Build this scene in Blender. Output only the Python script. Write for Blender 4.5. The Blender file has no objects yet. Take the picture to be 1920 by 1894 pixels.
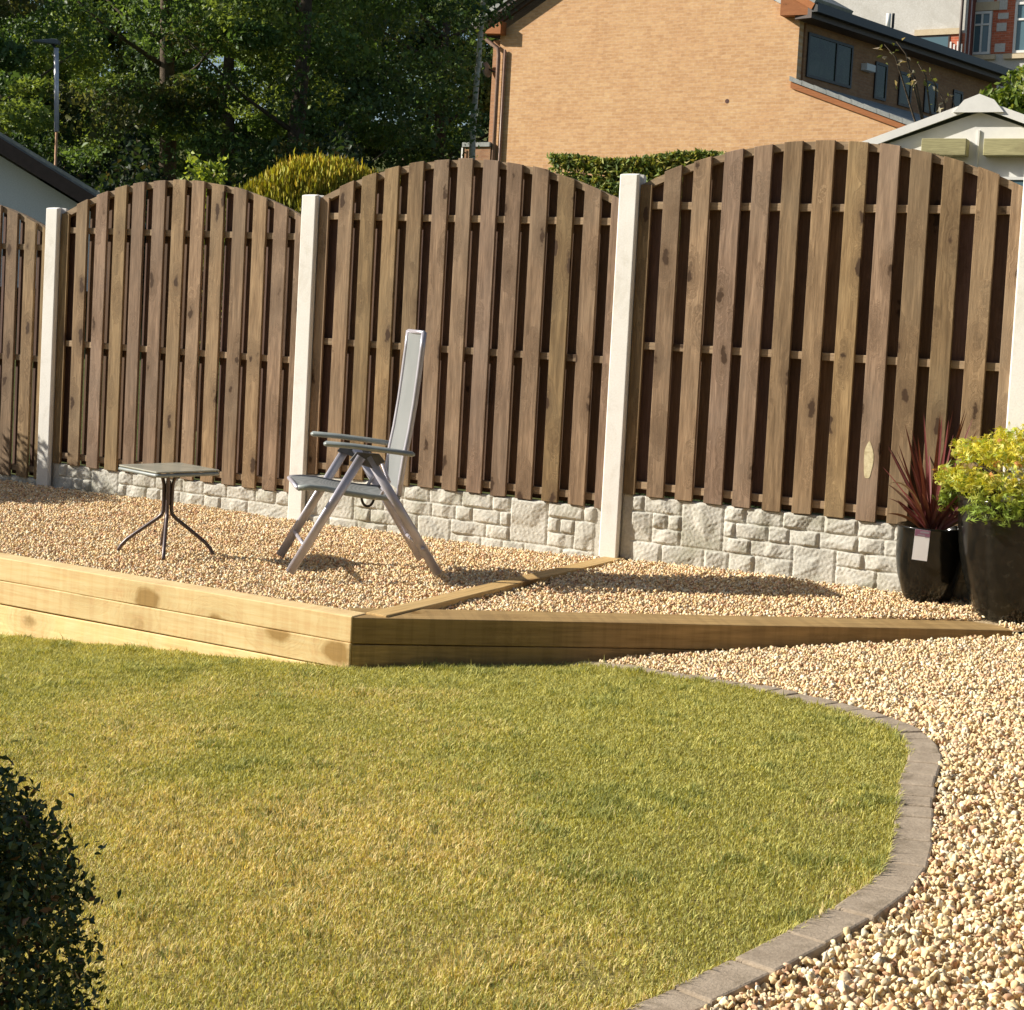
import bpy, bmesh, math, random
import numpy as np
from mathutils import Vector, Matrix
rng = np.random.default_rng(7)
random.seed(7)
PI = math.pi
# ---------------------------------------------------------------- camera, world, sun
scene = bpy.context.scene
CAM_H = 1.1694
roll, pitch = 0.053585, 0.057006
cd = bpy.data.cameras.new("camera"); cam = bpy.data.objects.new("camera", cd)
scene.collection.objects.link(cam)
cp, sp = math.cos(pitch), math.sin(pitch)
fw = Vector((0, cp, -sp)); up0 = Vector((0, sp, cp)); rt0 = Vector((1, 0, 0))
rt = rt0*math.cos(roll)+up0*math.sin(roll); up = up0*math.cos(roll)-rt0*math.sin(roll)
cam.matrix_world = Matrix(((rt.x, up.x, -fw.x, 0), (rt.y, up.y, -fw.y, 0), (rt.z, up.z, -fw.z, CAM_H), (0, 0, 0, 1)))
cd.sensor_width = 36; cd.sensor_fit = 'HORIZONTAL'
cd.lens = 2996.14/1920*36; cd.shift_x = 0.0; cd.shift_y = (764.23-947)/1920
cd.clip_start = 0.1; cd.clip_end = 3000
scene.camera = cam

SUN_AZ, SUN_EL = math.radians(273.0), math.radians(29.0)     # clockwise from +Y
w = bpy.data.worlds.new("World"); scene.world = w; w.use_nodes = True
nt = w.node_tree; bg = nt.nodes['Background']
sky = nt.nodes.new('ShaderNodeTexSky'); sky.sky_type = 'NISHITA'; sky.sun_disc = False
sky.sun_elevation = SUN_EL; sky.sun_rotation = SUN_AZ
nt.links.new(sky.outputs[0], bg.inputs[0]); bg.inputs[1].default_value = 0.065
sd = bpy.data.lights.new("sun", 'SUN'); sd.energy = 5.0; sd.angle = math.radians(0.5); sd.color = (1.0, 0.93, 0.82)
sun = bpy.data.objects.new("sun", sd); scene.collection.objects.link(sun)
sv = Vector((math.sin(SUN_AZ)*math.cos(SUN_EL), math.cos(SUN_AZ)*math.cos(SUN_EL), math.sin(SUN_EL)))
sun.rotation_euler = sv.to_track_quat('Z', 'Y').to_euler()
vs = scene.view_settings; vs.view_transform = 'Standard'; vs.look = 'None'; vs.exposure = 0.6; vs.gamma = 1

# ---------------------------------------------------------------- helpers
col = scene.collection
def tag(o, label=None, cat=None, group=None, kind=None):
    if label: o['label'] = label
    if cat: o['category'] = cat
    if group: o['group'] = group
    if kind: o['kind'] = kind
    return o
def empty(name, loc=(0, 0, 0), rz=0.0):
    o = bpy.data.objects.new(name, None); col.objects.link(o)
    o.location = loc; o.rotation_euler = (0, 0, rz); o.empty_display_size = .2
    return o
def link(name, me, mat=None, parent=None, bevel=0, smooth=False):
    o = bpy.data.objects.new(name, me); col.objects.link(o)
    if mat is not None:
        for m in (mat if isinstance(mat, (list, tuple)) else [mat]): me.materials.append(m)
    if parent is not None: o.parent = parent
    if bevel:
        b = o.modifiers.new('bevel', 'BEVEL'); b.width = bevel; b.segments = 2; b.limit_method = 'ANGLE'; b.angle_limit = math.radians(40)
    if smooth:
        me.polygons.foreach_set('use_smooth', np.ones(len(me.polygons), bool))
    return o
class MB:
    def __init__(s): s.v = []; s.f = []; s.a = []; s.mi = []
    def add(s, vs_, fs, rnd=None, mi=0):
        n = len(s.v); s.v += [tuple(p) for p in vs_]; s.f += [tuple(i+n for i in f) for f in fs]
        r = random.random() if rnd is None else rnd
        s.a += [r]*len(vs_); s.mi += [mi]*len(fs); return s
    def box(s, x0, x1, y0, y1, z0, z1, M=None, rnd=None, mi=0):
        vs_ = [Vector((x, y, z)) for z in (z0, z1) for y in (y0, y1) for x in (x0, x1)]
        if M is not None: vs_ = [M @ p for p in vs_]
        return s.add(vs_, [(0, 2, 3, 1), (4, 5, 7, 6), (0, 1, 5, 4), (2, 6, 7, 3), (0, 4, 6, 2), (1, 3, 7, 5)], rnd, mi)
    def prism(s, pts, y0, y1, M=None, rnd=None, mi=0):
        # outline in x,z (counter-clockwise seen from -y), extruded y0..y1
        n = len(pts)
        vs_ = [Vector((p[0], y0, p[1])) for p in pts]+[Vector((p[0], y1, p[1])) for p in pts]
        if M is not None: vs_ = [M @ p for p in vs_]
        fs = [tuple(range(n)), tuple(range(2*n-1, n-1, -1))]+[(i, i+n, (i+1) % n+n, (i+1) % n) for i in range(n)]
        return s.add(vs_, fs, rnd, mi)
    def tube(s, path, rx, ry=None, n=10, side=None, rnd=None, mi=0, cap=True):
        path = [Vector(p) for p in path]; m = len(path)
        rxs = rx if isinstance(rx, (list, tuple)) else [rx]*m
        rys = rxs if ry is None else (ry if isinstance(ry, (list, tuple)) else [ry]*m)
        vs_ = []; prev = None
        for i, p in enumerate(path):
            t = (path[min(i+1, m-1)]-path[max(i-1, 0)]).normalized()
            if side is not None: a = Vector(side)-t*t.dot(Vector(side))
            elif prev is None:
                a = Vector((0, 0, 1)) if abs(t.z) < .9 else Vector((1, 0, 0)); a = a-t*t.dot(a)
            else: a = prev-t*t.dot(prev)
            a.normalize(); prev = a; b = t.cross(a)
            for k in range(n):
                an = 2*PI*k/n; vs_.append(p+a*math.cos(an)*rxs[i]+b*math.sin(an)*rys[i])
        fs = [(i*n+k, i*n+(k+1) % n, (i+1)*n+(k+1) % n, (i+1)*n+k) for i in range(m-1) for k in range(n)]
        if cap: fs += [tuple(range(n-1, -1, -1)), tuple((m-1)*n+k for k in range(n))]
        return s.add(vs_, fs, rnd, mi)
    def lathe(s, prof, c=(0, 0, 0), n=48, rnd=None, mi=0):
        vs_ = [(c[0]+r*math.cos(2*PI*k/n), c[1]+r*math.sin(2*PI*k/n), c[2]+z) for r, z in prof for k in range(n)]
        m = len(prof)
        fs = [(i*n+k, i*n+(k+1) % n, (i+1)*n+(k+1) % n, (i+1)*n+k) for i in range(m-1) for k in range(n)]
        return s.add(vs_, fs, rnd, mi)
    def build(s, name, mat=None, parent=None, bevel=0, smooth=False):
        me = bpy.data.meshes.new(name); me.from_pydata(s.v, [], s.f); me.update()
        at = me.attributes.new('rnd', 'FLOAT', 'POINT'); at.data.foreach_set('value', np.array(s.a, 'f'))
        if any(s.mi): me.polygons.foreach_set('material_index', np.array(s.mi, 'i'))
        return link(name, me, mat, parent, bevel, smooth)
def mesh_np(name, V, F, cols=None, mat=None, parent=None, smooth=False):
    V = np.asarray(V, 'f').reshape(-1, 3); F = np.asarray(F, 'i'); k = F.shape[1]
    me = bpy.data.meshes.new(name)
    me.vertices.add(len(V)); me.vertices.foreach_set('co', V.ravel())
    me.loops.add(F.size); me.loops.foreach_set('vertex_index', F.ravel())
    me.polygons.add(len(F)); me.polygons.foreach_set('loop_start', np.arange(0, F.size, k, dtype='i'))
    me.update(calc_edges=True)
    if cols is not None:
        ca = me.color_attributes.new('col', 'FLOAT_COLOR', 'POINT')
        c4 = np.ones((len(V), 4), 'f'); c4[:, :3] = cols; ca.data.foreach_set('color', c4.ravel())
    return link(name, me, mat, parent, 0, smooth)
def grid_np(name, X, Y, Z, mat, parent=None, smooth=True):
    n, m = X.shape; V = np.stack([X, Y, Z], -1).reshape(-1, 3)
    i = np.arange(n-1)[:, None]*m+np.arange(m-1)[None, :]
    F = np.stack([i, i+1, i+m+1, i+m], -1).reshape(-1, 4)
    return mesh_np(name, V, F, None, mat, parent, smooth)

# ---------------------------------------------------------------- materials
class NT:
    def __init__(s, name):
        s.m = bpy.data.materials.new(name); s.m.use_nodes = True; s.t = s.m.node_tree
        s.b = s.t.nodes['Principled BSDF']; s.out = s.t.nodes['Material Output']
    def n(s, typ, **kw):
        nd = s.t.nodes.new('ShaderNode'+typ)
        for k, v in kw.items():
            if k.startswith('_'): setattr(nd, k[1:], v)
            else:
                key = k.replace('__', ' ')
                if key.isdigit(): key = int(key)
                i = nd.inputs[key]
                if hasattr(v, 'is_output'): s.t.links.new(v, i)
                else: i.default_value = v
        return nd
    def l(s, a, b): s.t.links.new(a, b)
    def geo(s): return s.n('TexCoord').outputs['Object']
    def mapping(s, v, sc=(1, 1, 1), loc=None):
        m = s.n('Mapping'); s.l(v, m.inputs[0]); m.inputs['Scale'].default_value = sc
        if loc is not None:
            if hasattr(loc, 'is_output'): s.l(loc, m.inputs['Location'])
            else: m.inputs['Location'].default_value = loc
        return m.outputs[0]
    def noise(s, v, scale, detail=4, rough=.55, dist=0):
        nd = s.n('TexNoise'); s.l(v, nd.inputs['Vector']); nd.inputs['Scale'].default_value = scale
        nd.inputs['Detail'].default_value = detail; nd.inputs['Roughness'].default_value = rough; nd.inputs['Distortion'].default_value = dist
        return nd.outputs[0]
    def ramp(s, v, stops, interp='LINEAR'):
        nd = s.n('ValToRGB'); s.l(v, nd.inputs[0]); cr = nd.color_ramp; cr.interpolation = interp
        while len(cr.elements) < len(stops): cr.elements.new(.5)
        for e, (p, c) in zip(cr.elements, stops):
            e.position = p; e.color = (*c, 1) if len(c) == 3 else c
        return nd.outputs[0]
    def mix(s, f, a, b, typ='MIX'):
        nd = s.n('MixRGB', _blend_type=typ)
        for i, v in enumerate((f, a, b)):
            if hasattr(v, 'is_output'): s.l(v, nd.inputs[i])
            else: nd.inputs[i].default_value = v if i == 0 else (*v, 1)
        return nd.outputs[0]
    def math(s, op, a, b=0.0, c=None):
        nd = s.n('Math', _operation=op)
        for i, v in enumerate((a, b, c)):
            if v is None: continue
            if hasattr(v, 'is_output'): s.l(v, nd.inputs[i])
            else: nd.inputs[i].default_value = v
        return nd.outputs[0]
    def bump(s, h, strength=.3, dist=.01):
        nd = s.n('Bump'); nd.inputs['Strength'].default_value = strength; nd.inputs['Distance'].default_value = dist
        s.l(h, nd.inputs['Height']); s.l(nd.outputs[0], s.b.inputs['Normal'])
    def base(s, c, rough=.7, spec=.3, metal=0):
        if hasattr(c, 'is_output'): s.l(c, s.b.inputs['Base Color'])
        else: s.b.inputs['Base Color'].default_value = (*c, 1)
        s.b.inputs['Roughness'].default_value = rough; s.b.inputs['Specular IOR Level'].default_value = spec
        s.b.inputs['Metallic'].default_value = metal
        return s
def mottled(name, c1, c2, scale=6, rough=.8, spec=.25, bs=.3, bd=.004, bscale=60, metal=0, dirt=None):
    t = NT(name); g = t.geo()
    c = t.ramp(t.noise(g, scale, 6, .6), [(.3, c1), (.7, c2)])
    f = t.noise(g, bscale, 5, .65)
    c = t.mix(.35, c, t.ramp(f, [(.3, (.25, .25, .25)), (.7, (.8, .8, .8))]), 'OVERLAY')
    if dirt is not None:
        k = t.ramp(t.noise(g, dirt[1], 6, .7, .6), [(.52, (0, 0, 0)), (.72, (1, 1, 1))]); c = t.mix(k, c, dirt[0])
    t.base(c, rough, spec, metal); t.bump(f, bs, bd); return t.m
def plain(name, c, rough=.5, spec=.4, metal=0, var=.08, vs_=14):
    c2 = tuple(max(0, x*(1-var*2.5)) for x in c); c1 = tuple(min(1, x*(1+var)) for x in c)
    t = NT(name); g = t.geo(); t.base(t.ramp(t.noise(g, vs_, 5, .6), [(.35, c2), (.65, c1)]), rough, spec, metal)
    t.bump(t.noise(g, 90, 3, .5), .08, .002); return t.m
def foliage(name, rough=.55, trans=.25, spec=.35):
    t = NT(name); a = t.n('Attribute', _attribute_name='col').outputs['Color']
    t.base(a, rough, spec)
    tr = t.n('BsdfTranslucent'); t.l(t.mix(1.0, a, (1.35, 1.25, .6), 'MULTIPLY'), tr.inputs[0])
    mx = t.n('MixShader'); mx.inputs[0].default_value = trans
    t.l(t.b.outputs[0], mx.inputs[1]); t.l(tr.outputs[0], mx.inputs[2]); t.l(mx.outputs[0], t.out.inputs[0]); return t.m
def attr_mat(name, rough=.85, spec=.15, bscale=300, bs=.25):
    t = NT(name); a = t.n('Attribute', _attribute_name='col').outputs['Color']; g = t.geo()
    f = t.noise(g, bscale, 4, .6)
    t.base(t.mix(.3, a, t.ramp(f, [(.3, (.2, .2, .2)), (.7, (.8, .8, .8))]), 'OVERLAY'), rough, spec); t.bump(f, bs, .002); return t.m
def wood(name, light, dark, knot, axis='Z', gs=1.0, rough=.75, knots=.5, grey=None, kscale=(9, 9, 2.6), kr_=.20, saw=0, kw=.36):
    """timber with grain along axis, rings and knots; 'rnd' per board shifts the pattern"""
    t = NT(name); g = t.geo(); r = t.n('Attribute', _attribute_name='rnd').outputs['Fac']
    off = t.n('CombineXYZ'); t.l(t.math('MULTIPLY', r, 37.0), off.inputs[0]); t.l(t.math('MULTIPLY', r, 11.0), off.inputs[1]); t.l(t.math('MULTIPLY', r, 23.0), off.inputs[2])
    sc = {'Z': (1, 1, .07), 'X': (.07, 1, 1)}[axis]
    ks = {'Z': kscale, 'X': (kscale[2], kscale[1], kscale[0])}[axis]
    va = t.n('VectorMath', _operation='ADD'); t.l(g, va.inputs[0]); t.l(off.outputs[0], va.inputs[1]); p = va.outputs[0]
    kv = t.n('TexVoronoi'); kn = t.n('VectorMath', _operation='SCALE'); nn_ = t.n('TexNoise'); t.l(p, nn_.inputs['Vector']); nn_.inputs['Scale'].default_value = 26; nn_.inputs['Detail'].default_value = 3
    sb_ = t.n('VectorMath', _operation='SUBTRACT'); t.l(nn_.outputs['Color'], sb_.inputs[0]); sb_.inputs[1].default_value = (.5, .5, .5); t.l(sb_.outputs[0], kn.inputs[0]); kn.inputs['Scale'].default_value = kw
    ka = t.n('VectorMath', _operation='ADD'); t.l(t.mapping(p, ks), ka.inputs[0]); t.l(kn.outputs[0], ka.inputs[1]); t.l(ka.outputs[0], kv.inputs['Vector']); kv.inputs['Scale'].default_value = 1.0; kv.inputs['Randomness'].default_value = .9
    kd = kv.outputs['Distance']; kr = t.n('SeparateColor'); t.l(kv.outputs['Color'], kr.inputs[0])
    pick = t.math('LESS_THAN', kr.outputs[0], knots)
    near = t.math('MULTIPLY', t.ramp(kd, [(kr_*.70, (1, 1, 1)), (kr_*.82, (.6, .6, .6)), (kr_, (0, 0, 0))]), pick)
    halo = t.math('MULTIPLY', t.ramp(kd, [(.16, (1, 1, 1)), (.55, (0, 0, 0))]), pick)
    warp = t.n('VectorMath', _operation='SCALE'); t.l(t.mapping(p, sc), warp.inputs[0]); t.l(t.math('ADD', 1.0, t.math('MULTIPLY', halo, .035)), warp.inputs['Scale'])
    gr = t.noise(warp.outputs[0], 42*gs, 8, .65, .35); gr2 = t.noise(t.mapping(p, sc), 160*gs, 4, .6); big = t.noise(p, 1.6, 4, .6)
    c = t.ramp(gr, [(.28, dark), (.5, tuple((a+b)/2 for a, b in zip(light, dark))), (.68, light)])
    c = t.mix(.5, c, t.ramp(gr2, [(.3, (.3, .3, .3)), (.7, (.75, .75, .75))]), 'OVERLAY')
    c = t.mix(t.math('MULTIPLY', t.ramp(big, [(.45, (0, 0, 0)), (.7, (1, 1, 1))]), .5), c, grey or dark)
    tint = t.math('ADD', .80, t.math('MULTIPLY', t.math('FRACT', t.math('MULTIPLY', r, 7.31)), .42)); hue = t.math('ADD', .84, t.math('MULTIPLY', t.math('FRACT', t.math('MULTIPLY', r, 17.7)), .34))
    c = t.mix(1.0, c, t.n('CombineColor', **{'0': tint, '1': tint, '2': (t.math('MULTIPLY', tint, hue) if axis == 'Z' else tint)}).outputs[0], 'MULTIPLY')
    c = t.mix(t.math('MULTIPLY', halo, .45), c, tuple(.55*a+.45*b for a, b in zip(knot, dark)))
    c = t.mix(near, c, knot)
    if saw:
        sx_ = {'Z': (.2, .2, 26), 'X': (26, .2, 1.2)}[axis]; c = t.mix(saw, c, t.ramp(t.noise(t.mapping(p, sx_), 1.0, 3, .6), [(.42, (.36, .36, .36)), (.5, (.52, .52, .52)), (.7, (.62, .62, .62))]), 'OVERLAY')
    t.base(c, rough, .2); t.bump(t.math('ADD', gr, t.math('MULTIPLY', gr2, .5)), .5, .003); return t.m
def bricks(name, c1, c2, mortar, bw=.225, bh=.075, rough=.85):
    t = NT(name); g = t.geo(); s = t.n('SeparateXYZ'); t.l(g, s.inputs[0]); cb = t.n('CombineXYZ'); t.l(s.outputs[0], cb.inputs[0]); t.l(s.outputs[2], cb.inputs[1])
    b = t.n('TexBrick'); t.l(cb.outputs[0], b.inputs['Vector']); b.inputs['Scale'].default_value = 1
    b.inputs['Color1'].default_value = (*c1, 1); b.inputs['Color2'].default_value = (*c2, 1); b.inputs['Mortar'].default_value = (*mortar, 1)
    b.inputs['Mortar Size'].default_value = .006; b.inputs['Mortar Smooth'].default_value = .3; b.inputs['Bias'].default_value = -.1
    b.inputs['Brick Width'].default_value = bw; b.inputs['Row Height'].default_value = bh
    nz = t.noise(g, .9, 5, .7); nf = t.noise(t.mapping(g, (5, 5, 14)), 1.4, 3, .7)
    c = t.mix(.5, b.outputs[0], t.ramp(nf, [(.3, (.32, .32, .32)), (.7, (.72, .72, .72))]), 'OVERLAY')
    c = t.mix(.25, c, t.ramp(nz, [(.3, (.35, .33, .3)), (.7, (.65, .66, .68))]), 'OVERLAY')
    t.base(c, rough, .15); t.bump(b.outputs['Fac'], -.4, .006); return t.m

M = {}
M['fence'] = wood('fence timber', (.35, .24, .14), (.13, .082, .044), (.06, .034, .018), grey=(.26, .20, .13), knots=.75, kr_=.19, kscale=(10, 10, 3.6))
M['rail'] = wood('fence rail timber', (.36, .27, .17), (.24, .165, .10), (.08, .05, .03), axis='X', knots=.2)
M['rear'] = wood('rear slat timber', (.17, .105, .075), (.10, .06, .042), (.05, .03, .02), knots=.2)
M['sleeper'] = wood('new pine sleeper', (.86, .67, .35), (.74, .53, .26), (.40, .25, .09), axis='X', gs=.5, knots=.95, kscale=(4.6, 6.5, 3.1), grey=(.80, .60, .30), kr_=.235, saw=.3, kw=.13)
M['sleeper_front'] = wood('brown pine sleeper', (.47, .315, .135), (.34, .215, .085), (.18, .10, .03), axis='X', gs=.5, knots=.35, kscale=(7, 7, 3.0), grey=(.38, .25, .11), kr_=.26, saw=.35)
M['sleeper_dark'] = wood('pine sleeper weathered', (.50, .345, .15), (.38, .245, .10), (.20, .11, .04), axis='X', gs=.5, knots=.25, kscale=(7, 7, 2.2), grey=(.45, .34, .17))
M['concrete'] = mottled('cast concrete post', (.74, .72, .66), (.82, .80, .75), 5, .8, .2, .25, .003, 120, dirt=((.60, .57, .49), 3.0))
M['rockface'] = mottled('rock faced concrete', (.49, .475, .415), (.63, .61, .535), 7, .85, .2, .6, .006, 60, dirt=((.33, .32, .24), 4.0))
M['kerb'] = mottled('kerb block', (.30, .24, .175), (.41, .335, .25), 14, .9, .15, .5, .004, 130, dirt=((.17, .135, .09), 7.0))
M['gravel'] = attr_mat('gravel chips')
M['gravel_bed'] = mottled('gravel bed', (.42, .31, .18), (.66, .51, .31), 55, .95, .1, 1, .02, 45)
M['soil'] = mottled('lawn soil and thatch', (.26, .22, .08), (.40, .33, .13), 12, .95, .1, .8, .01, 90)
M['grass'] = foliage('grass blade', .6, .3, .2)
M['leaf'] = foliage('tree leaf', .5, .4)
M['leaf_dark'] = foliage('dark shrub leaf', .45, .1)
M['leaf_gold'] = foliage('golden foliage', .6, .25)
M['bark'] = mottled('bark', (.07, .055, .04), (.14, .11, .08), 9, .95, .1, .8, .02, 30)
M['birch'] = mottled('pale birch bark', (.42, .40, .34), (.60, .58, .50), 9, .9, .1, .5, .01, 30, dirt=((.08, .07, .06), 6))
M['field'] = mottled('rough ground', (.06, .075, .02), (.11, .11, .04), 1.5, .95, .1, .6, .05, 9)
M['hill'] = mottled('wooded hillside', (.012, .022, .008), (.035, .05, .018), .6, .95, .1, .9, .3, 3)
M['alu'] = plain('silver lacquered frame', (.50, .48, .53), .34, .5, .35, .04)
M['alu_dark'] = plain('grey plastic hinge', (.10, .10, .11), .5, .4)
M['arm'] = plain('grey armrest', (.26, .29, .28), .38, .5)
M['black_metal'] = plain('brown black lacquered steel', (.10, .075, .075), .35, .5, .2)
M['pot'] = NT('black glazed pot'); _t = M['pot']; _g = _t.geo()
_t.base(_t.ramp(_t.noise(_g, 30, 6, .7), [(.35, (.003, .0035, .003)), (.62, (.010, .009, .007)), (.8, (.05, .045, .032))]), .16, .45)
_t.bump(_t.noise(_g, 25, 5, .6), .25, .004); M['pot'] = _t.m
M['compost'] = mottled('compost', (.03, .02, .012), (.07, .05, .03), 30, .95, .1, 1, .01, 80)
M['paper'] = plain('white card', (.80, .78, .78), .5, .3, 0, .02)
M['purple'] = plain('purple card print', (.28, .12, .19), .5, .3)
M['printgrey'] = plain('grey card print', (.30, .26, .30), .5, .3)
M['white'] = plain('white painted timber', (.80, .79, .74), .5, .4, 0, .02)
M['olive'] = wood('green treated plank', (.46, .42, .22), (.34, .31, .16), (.12, .08, .04), axis='X', knots=.15)
M['glass'] = NT('dark window glass').base((.018, .03, .024), .25, .25).m
_n = NT('dark garden glass'); _g = _n.geo(); _n.base(_n.ramp(_n.noise(_g, 2.2, 5, .7, .5), [(.38, (.008, .014, .010)), (.55, (.022, .038, .022)), (.72, (.05, .06, .045))]), .22, .3); M['glass'] = _n.m
M['glass_teal'] = NT('blue window glass').base((.10, .17, .20), .15, .5).m
M['brick'] = bricks('buff brick', (.56, .33, .165), (.66, .41, .215), (.61, .42, .27))
M['brick_shade'] = bricks('shaded buff brick', (.30, .16, .09), (.35, .20, .11), (.30, .20, .13))  # buff brick darkened in colour to deepen the shade of the side wall
M['redbrick'] = bricks('red brick', (.48, .12, .06), (.55, .17, .09), (.50, .28, .2))
M['render'] = mottled('grey harl render', (.55, .53, .48), (.64, .62, .57), 1.3, .9, .15, .4, .01, 30, dirt=((.50, .48, .43), .8))
M['sandstone'] = mottled('sandstone trim', (.58, .46, .30), (.66, .55, .38), 4, .9, .15)
M['barge'] = wood('stained bargeboard', (.46, .19, .075), (.34, .13, .05), (.2, .08, .03), axis='X', knots=.05)
M['fascia'] = plain('dark brown fascia', (.07, .045, .035), .5)
M['tile'] = mottled('grey roof tile', (.22, .23, .22), (.36, .37, .35), 3, .8, .2, .4, .01, 20)
M['pipe'] = plain('brown downpipe', (.30, .19, .14), .4)
M['dark'] = plain('black gutter', (.02, .02, .022), .4)
M['wall_white'] = mottled('white bungalow render', (.62, .64, .64), (.70, .71, .70), 1, .9, .15)
M['galv'] = plain('galvanised pole', (.60, .60, .62), .4, .5, .3)
M['orange'] = plain('rust brown pole base', (.50, .26, .12), .6)  # plain orange brown tone for the lower pole section
M['terracotta'] = plain('dark vent', (.10, .04, .03), .7)

# ---------------------------------------------------------------- terrain functions
BX = [-3, .25, .5, .76, 1.2, 1.64, 2.08, 4]; BV = [-.08, -.079, -.058, -.051, -.042, -.035, -.028, -.02]
def zg(x, y):
    x = np.asarray(x, float); y = np.asarray(y, float); t = y-4.5; s = .5*(t+np.sqrt(t*t+.25))
    return -.048+.0448*np.clip(x, -3, 3)+np.interp(x, BX, BV)*s
TH = 0.51104; D = np.array([math.cos(TH), -math.sin(TH)]); NR = np.array([-math.sin(TH), -math.cos(TH)])
P0 = np.array([-2.9009, 9.776]); S = 1.93
CN = np.array([-.562, 5.991]); FE = np.array([2.084, 6.467]); FD = (FE-CN)/np.linalg.norm(FE-CN)
def bump2(x, y, s=1.0):
    return (np.sin(x*3.1*s+1.3)*np.cos(y*2.7*s+.4)+.6*np.sin(x*7.3*s+y*5.1*s)+.4*np.sin(x*13.7*s-y*11.9*s+2))/2
def zt(x, y):
    dist = (np.asarray(x)-P0[0])*NR[0]+(np.asarray(y)-P0[1])*NR[1]      # distance in front of the fence
    return -.022+.008*bump2(x, y)+.045*np.clip(1-dist/1.3, 0, 1)*np.clip((np.asarray(x)+.2)/1.5, 0, 1)
def vnoise(x, y, sc, seed):
    rg = np.random.default_rng(seed); g = rg.random((64, 64)); u = np.asarray(x)*sc+17.3; v = np.asarray(y)*sc+9.1
    i = np.floor(u).astype(int); j = np.floor(v).astype(int); f = u-i; h = v-j; f = f*f*(3-2*f); h = h*h*(3-2*h)
    G = lambda a, b: g[a % 64, b % 64]
    return (G(i, j)*(1-f)+G(i+1, j)*f)*(1-h)+(G(i, j+1)*(1-f)+G(i+1, j+1)*f)*h
def inside(px, py, poly):
    poly = np.asarray(poly); r = np.zeros(len(px), bool); j = len(poly)-1
    for i in range(len(poly)):
        xi, yi = poly[i]; xj, yj = poly[j]
        c = ((yi > py) != (yj > py)) & (px < (xj-xi)*(py-yi)/(yj-yi+1e-12)+xi); r ^= c; j = i
    return r
OUT = [(.33, 6.17), (.44, 6.026), (.622, 5.757), (.84, 5.547), (.972, 5.39), (1.091, 5.201), (1.173, 5.063), (1.235, 4.928), (1.275, 4.802), (1.291, 4.65),
       (1.278, 4.50), (1.235, 4.341), (1.172, 4.17), (1.105, 3.93), (1.055, 3.741), (.995, 3.54), (.905, 3.345), (.77, 3.165), (.64, 3.022), (.52, 2.89), (.389, 2.759), (.2, 2.59), (0, 2.43), (-.3, 2.2), (-.6, 2.0)]
def resample(pts, step, smooth=2):
    p = np.array(pts, float)
    for _ in range(smooth):
        q = np.repeat(p, 2, 0)[1:-1].copy(); q = np.empty((2*(len(p)-1), 2)); q[0::2] = .75*p[:-1]+.25*p[1:]; q[1::2] = .25*p[:-1]+.75*p[1:]
        p = np.vstack([p[:1], q, p[-1:]])
    s_ = np.concatenate([[0], np.cumsum(np.linalg.norm(np.diff(p, axis=0), axis=1))])
    out = []; t = 0
    while t < s_[-1]:
        out.append([np.interp(t, s_, p[:, 0]), np.interp(t, s_, p[:, 1])]); t += step if not callable(step) else step(out[-1])
    return np.array(out)
fineO = resample(OUT, .02)
tn = np.gradient(fineO, axis=0); tn /= np.linalg.norm(tn, axis=1)[:, None]
inn = np.stack([tn[:, 1], -tn[:, 0]], 1)      # pointing to the lawn (right of travel = west)
KW = .094
fineI = fineO+inn*KW
LEFTD = -D                                     # direction of the left timber wall going left
LW = CN+LEFTD*4.2
lawn_poly = [tuple(p) for p in (fineO+inn*.07)[::3]]+[(-.9, 1.9), (-4.2, 1.9), tuple(LW), tuple(CN)]
# ---------------------------------------------------------------- ground (one sheet to the horizon)
def far_z(x, y):
    # below the garden, rising uphill beyond the fence
    g = zg(np.clip(x, -4, 4), np.clip(y, 1.0, 7.4))-.05
    r = np.clip((y-10.5)/25, 0, 1.0)
    up_ = 3.0*r*r*(3-2*r)*np.clip(1+(x)/60, .6, 1.6)
    hill = np.clip((y-62)/80, 0, 1)*16
    return g-.04+up_+hill
xs = np.concatenate([-np.geomspace(900, 6, 22), np.linspace(-5.5, 5.5, 23), np.geomspace(6, 900, 22)])
ys = np.concatenate([-np.geomspace(900, 3, 14), np.linspace(-2, 12, 29), np.linspace(13, 60, 30), np.geomspace(64, 1500, 20)])
X, Y = np.meshgrid(xs, ys)
tag(grid_np('ground', X, Y, far_z(X, Y), M['field']), kind='structure')
# lawn sheet
def poly_sheet(name, poly, step, zf, mat):
    poly = np.array(poly); x0, y0 = poly.min(0); x1, y1 = poly.max(0)
    bm = bmesh.new(); vs_ = [bm.verts.new((p[0], p[1], 0)) for p in poly]; bm.faces.new(vs_)
    bmesh.ops.triangulate(bm, faces=bm.faces[:])
    for a in np.arange(x0, x1, step):
        bmesh.ops.bisect_plane(bm, geom=bm.verts[:]+bm.edges[:]+bm.faces[:], plane_co=(a, 0, 0), plane_no=(1, 0, 0))
    for a in np.arange(y0, y1, step):
        bmesh.ops.bisect_plane(bm, geom=bm.verts[:]+bm.edges[:]+bm.faces[:], plane_co=(0, a, 0), plane_no=(0, 1, 0))
    for v in bm.verts: v.co.z = float(zf(v.co.x, v.co.y))
    bm.normal_update()
    for f in bm.faces:
        if f.normal.z < 0: f.normal_flip()
    me = bpy.data.meshes.new(name); bm.to_mesh(me); bm.free(); return link(name, me, mat, None, 0, True)
tag(poly_sheet('lawn', lawn_poly, .2, lambda x, y: zg(x, y)-.012, M['soil']), kind='structure')
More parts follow.
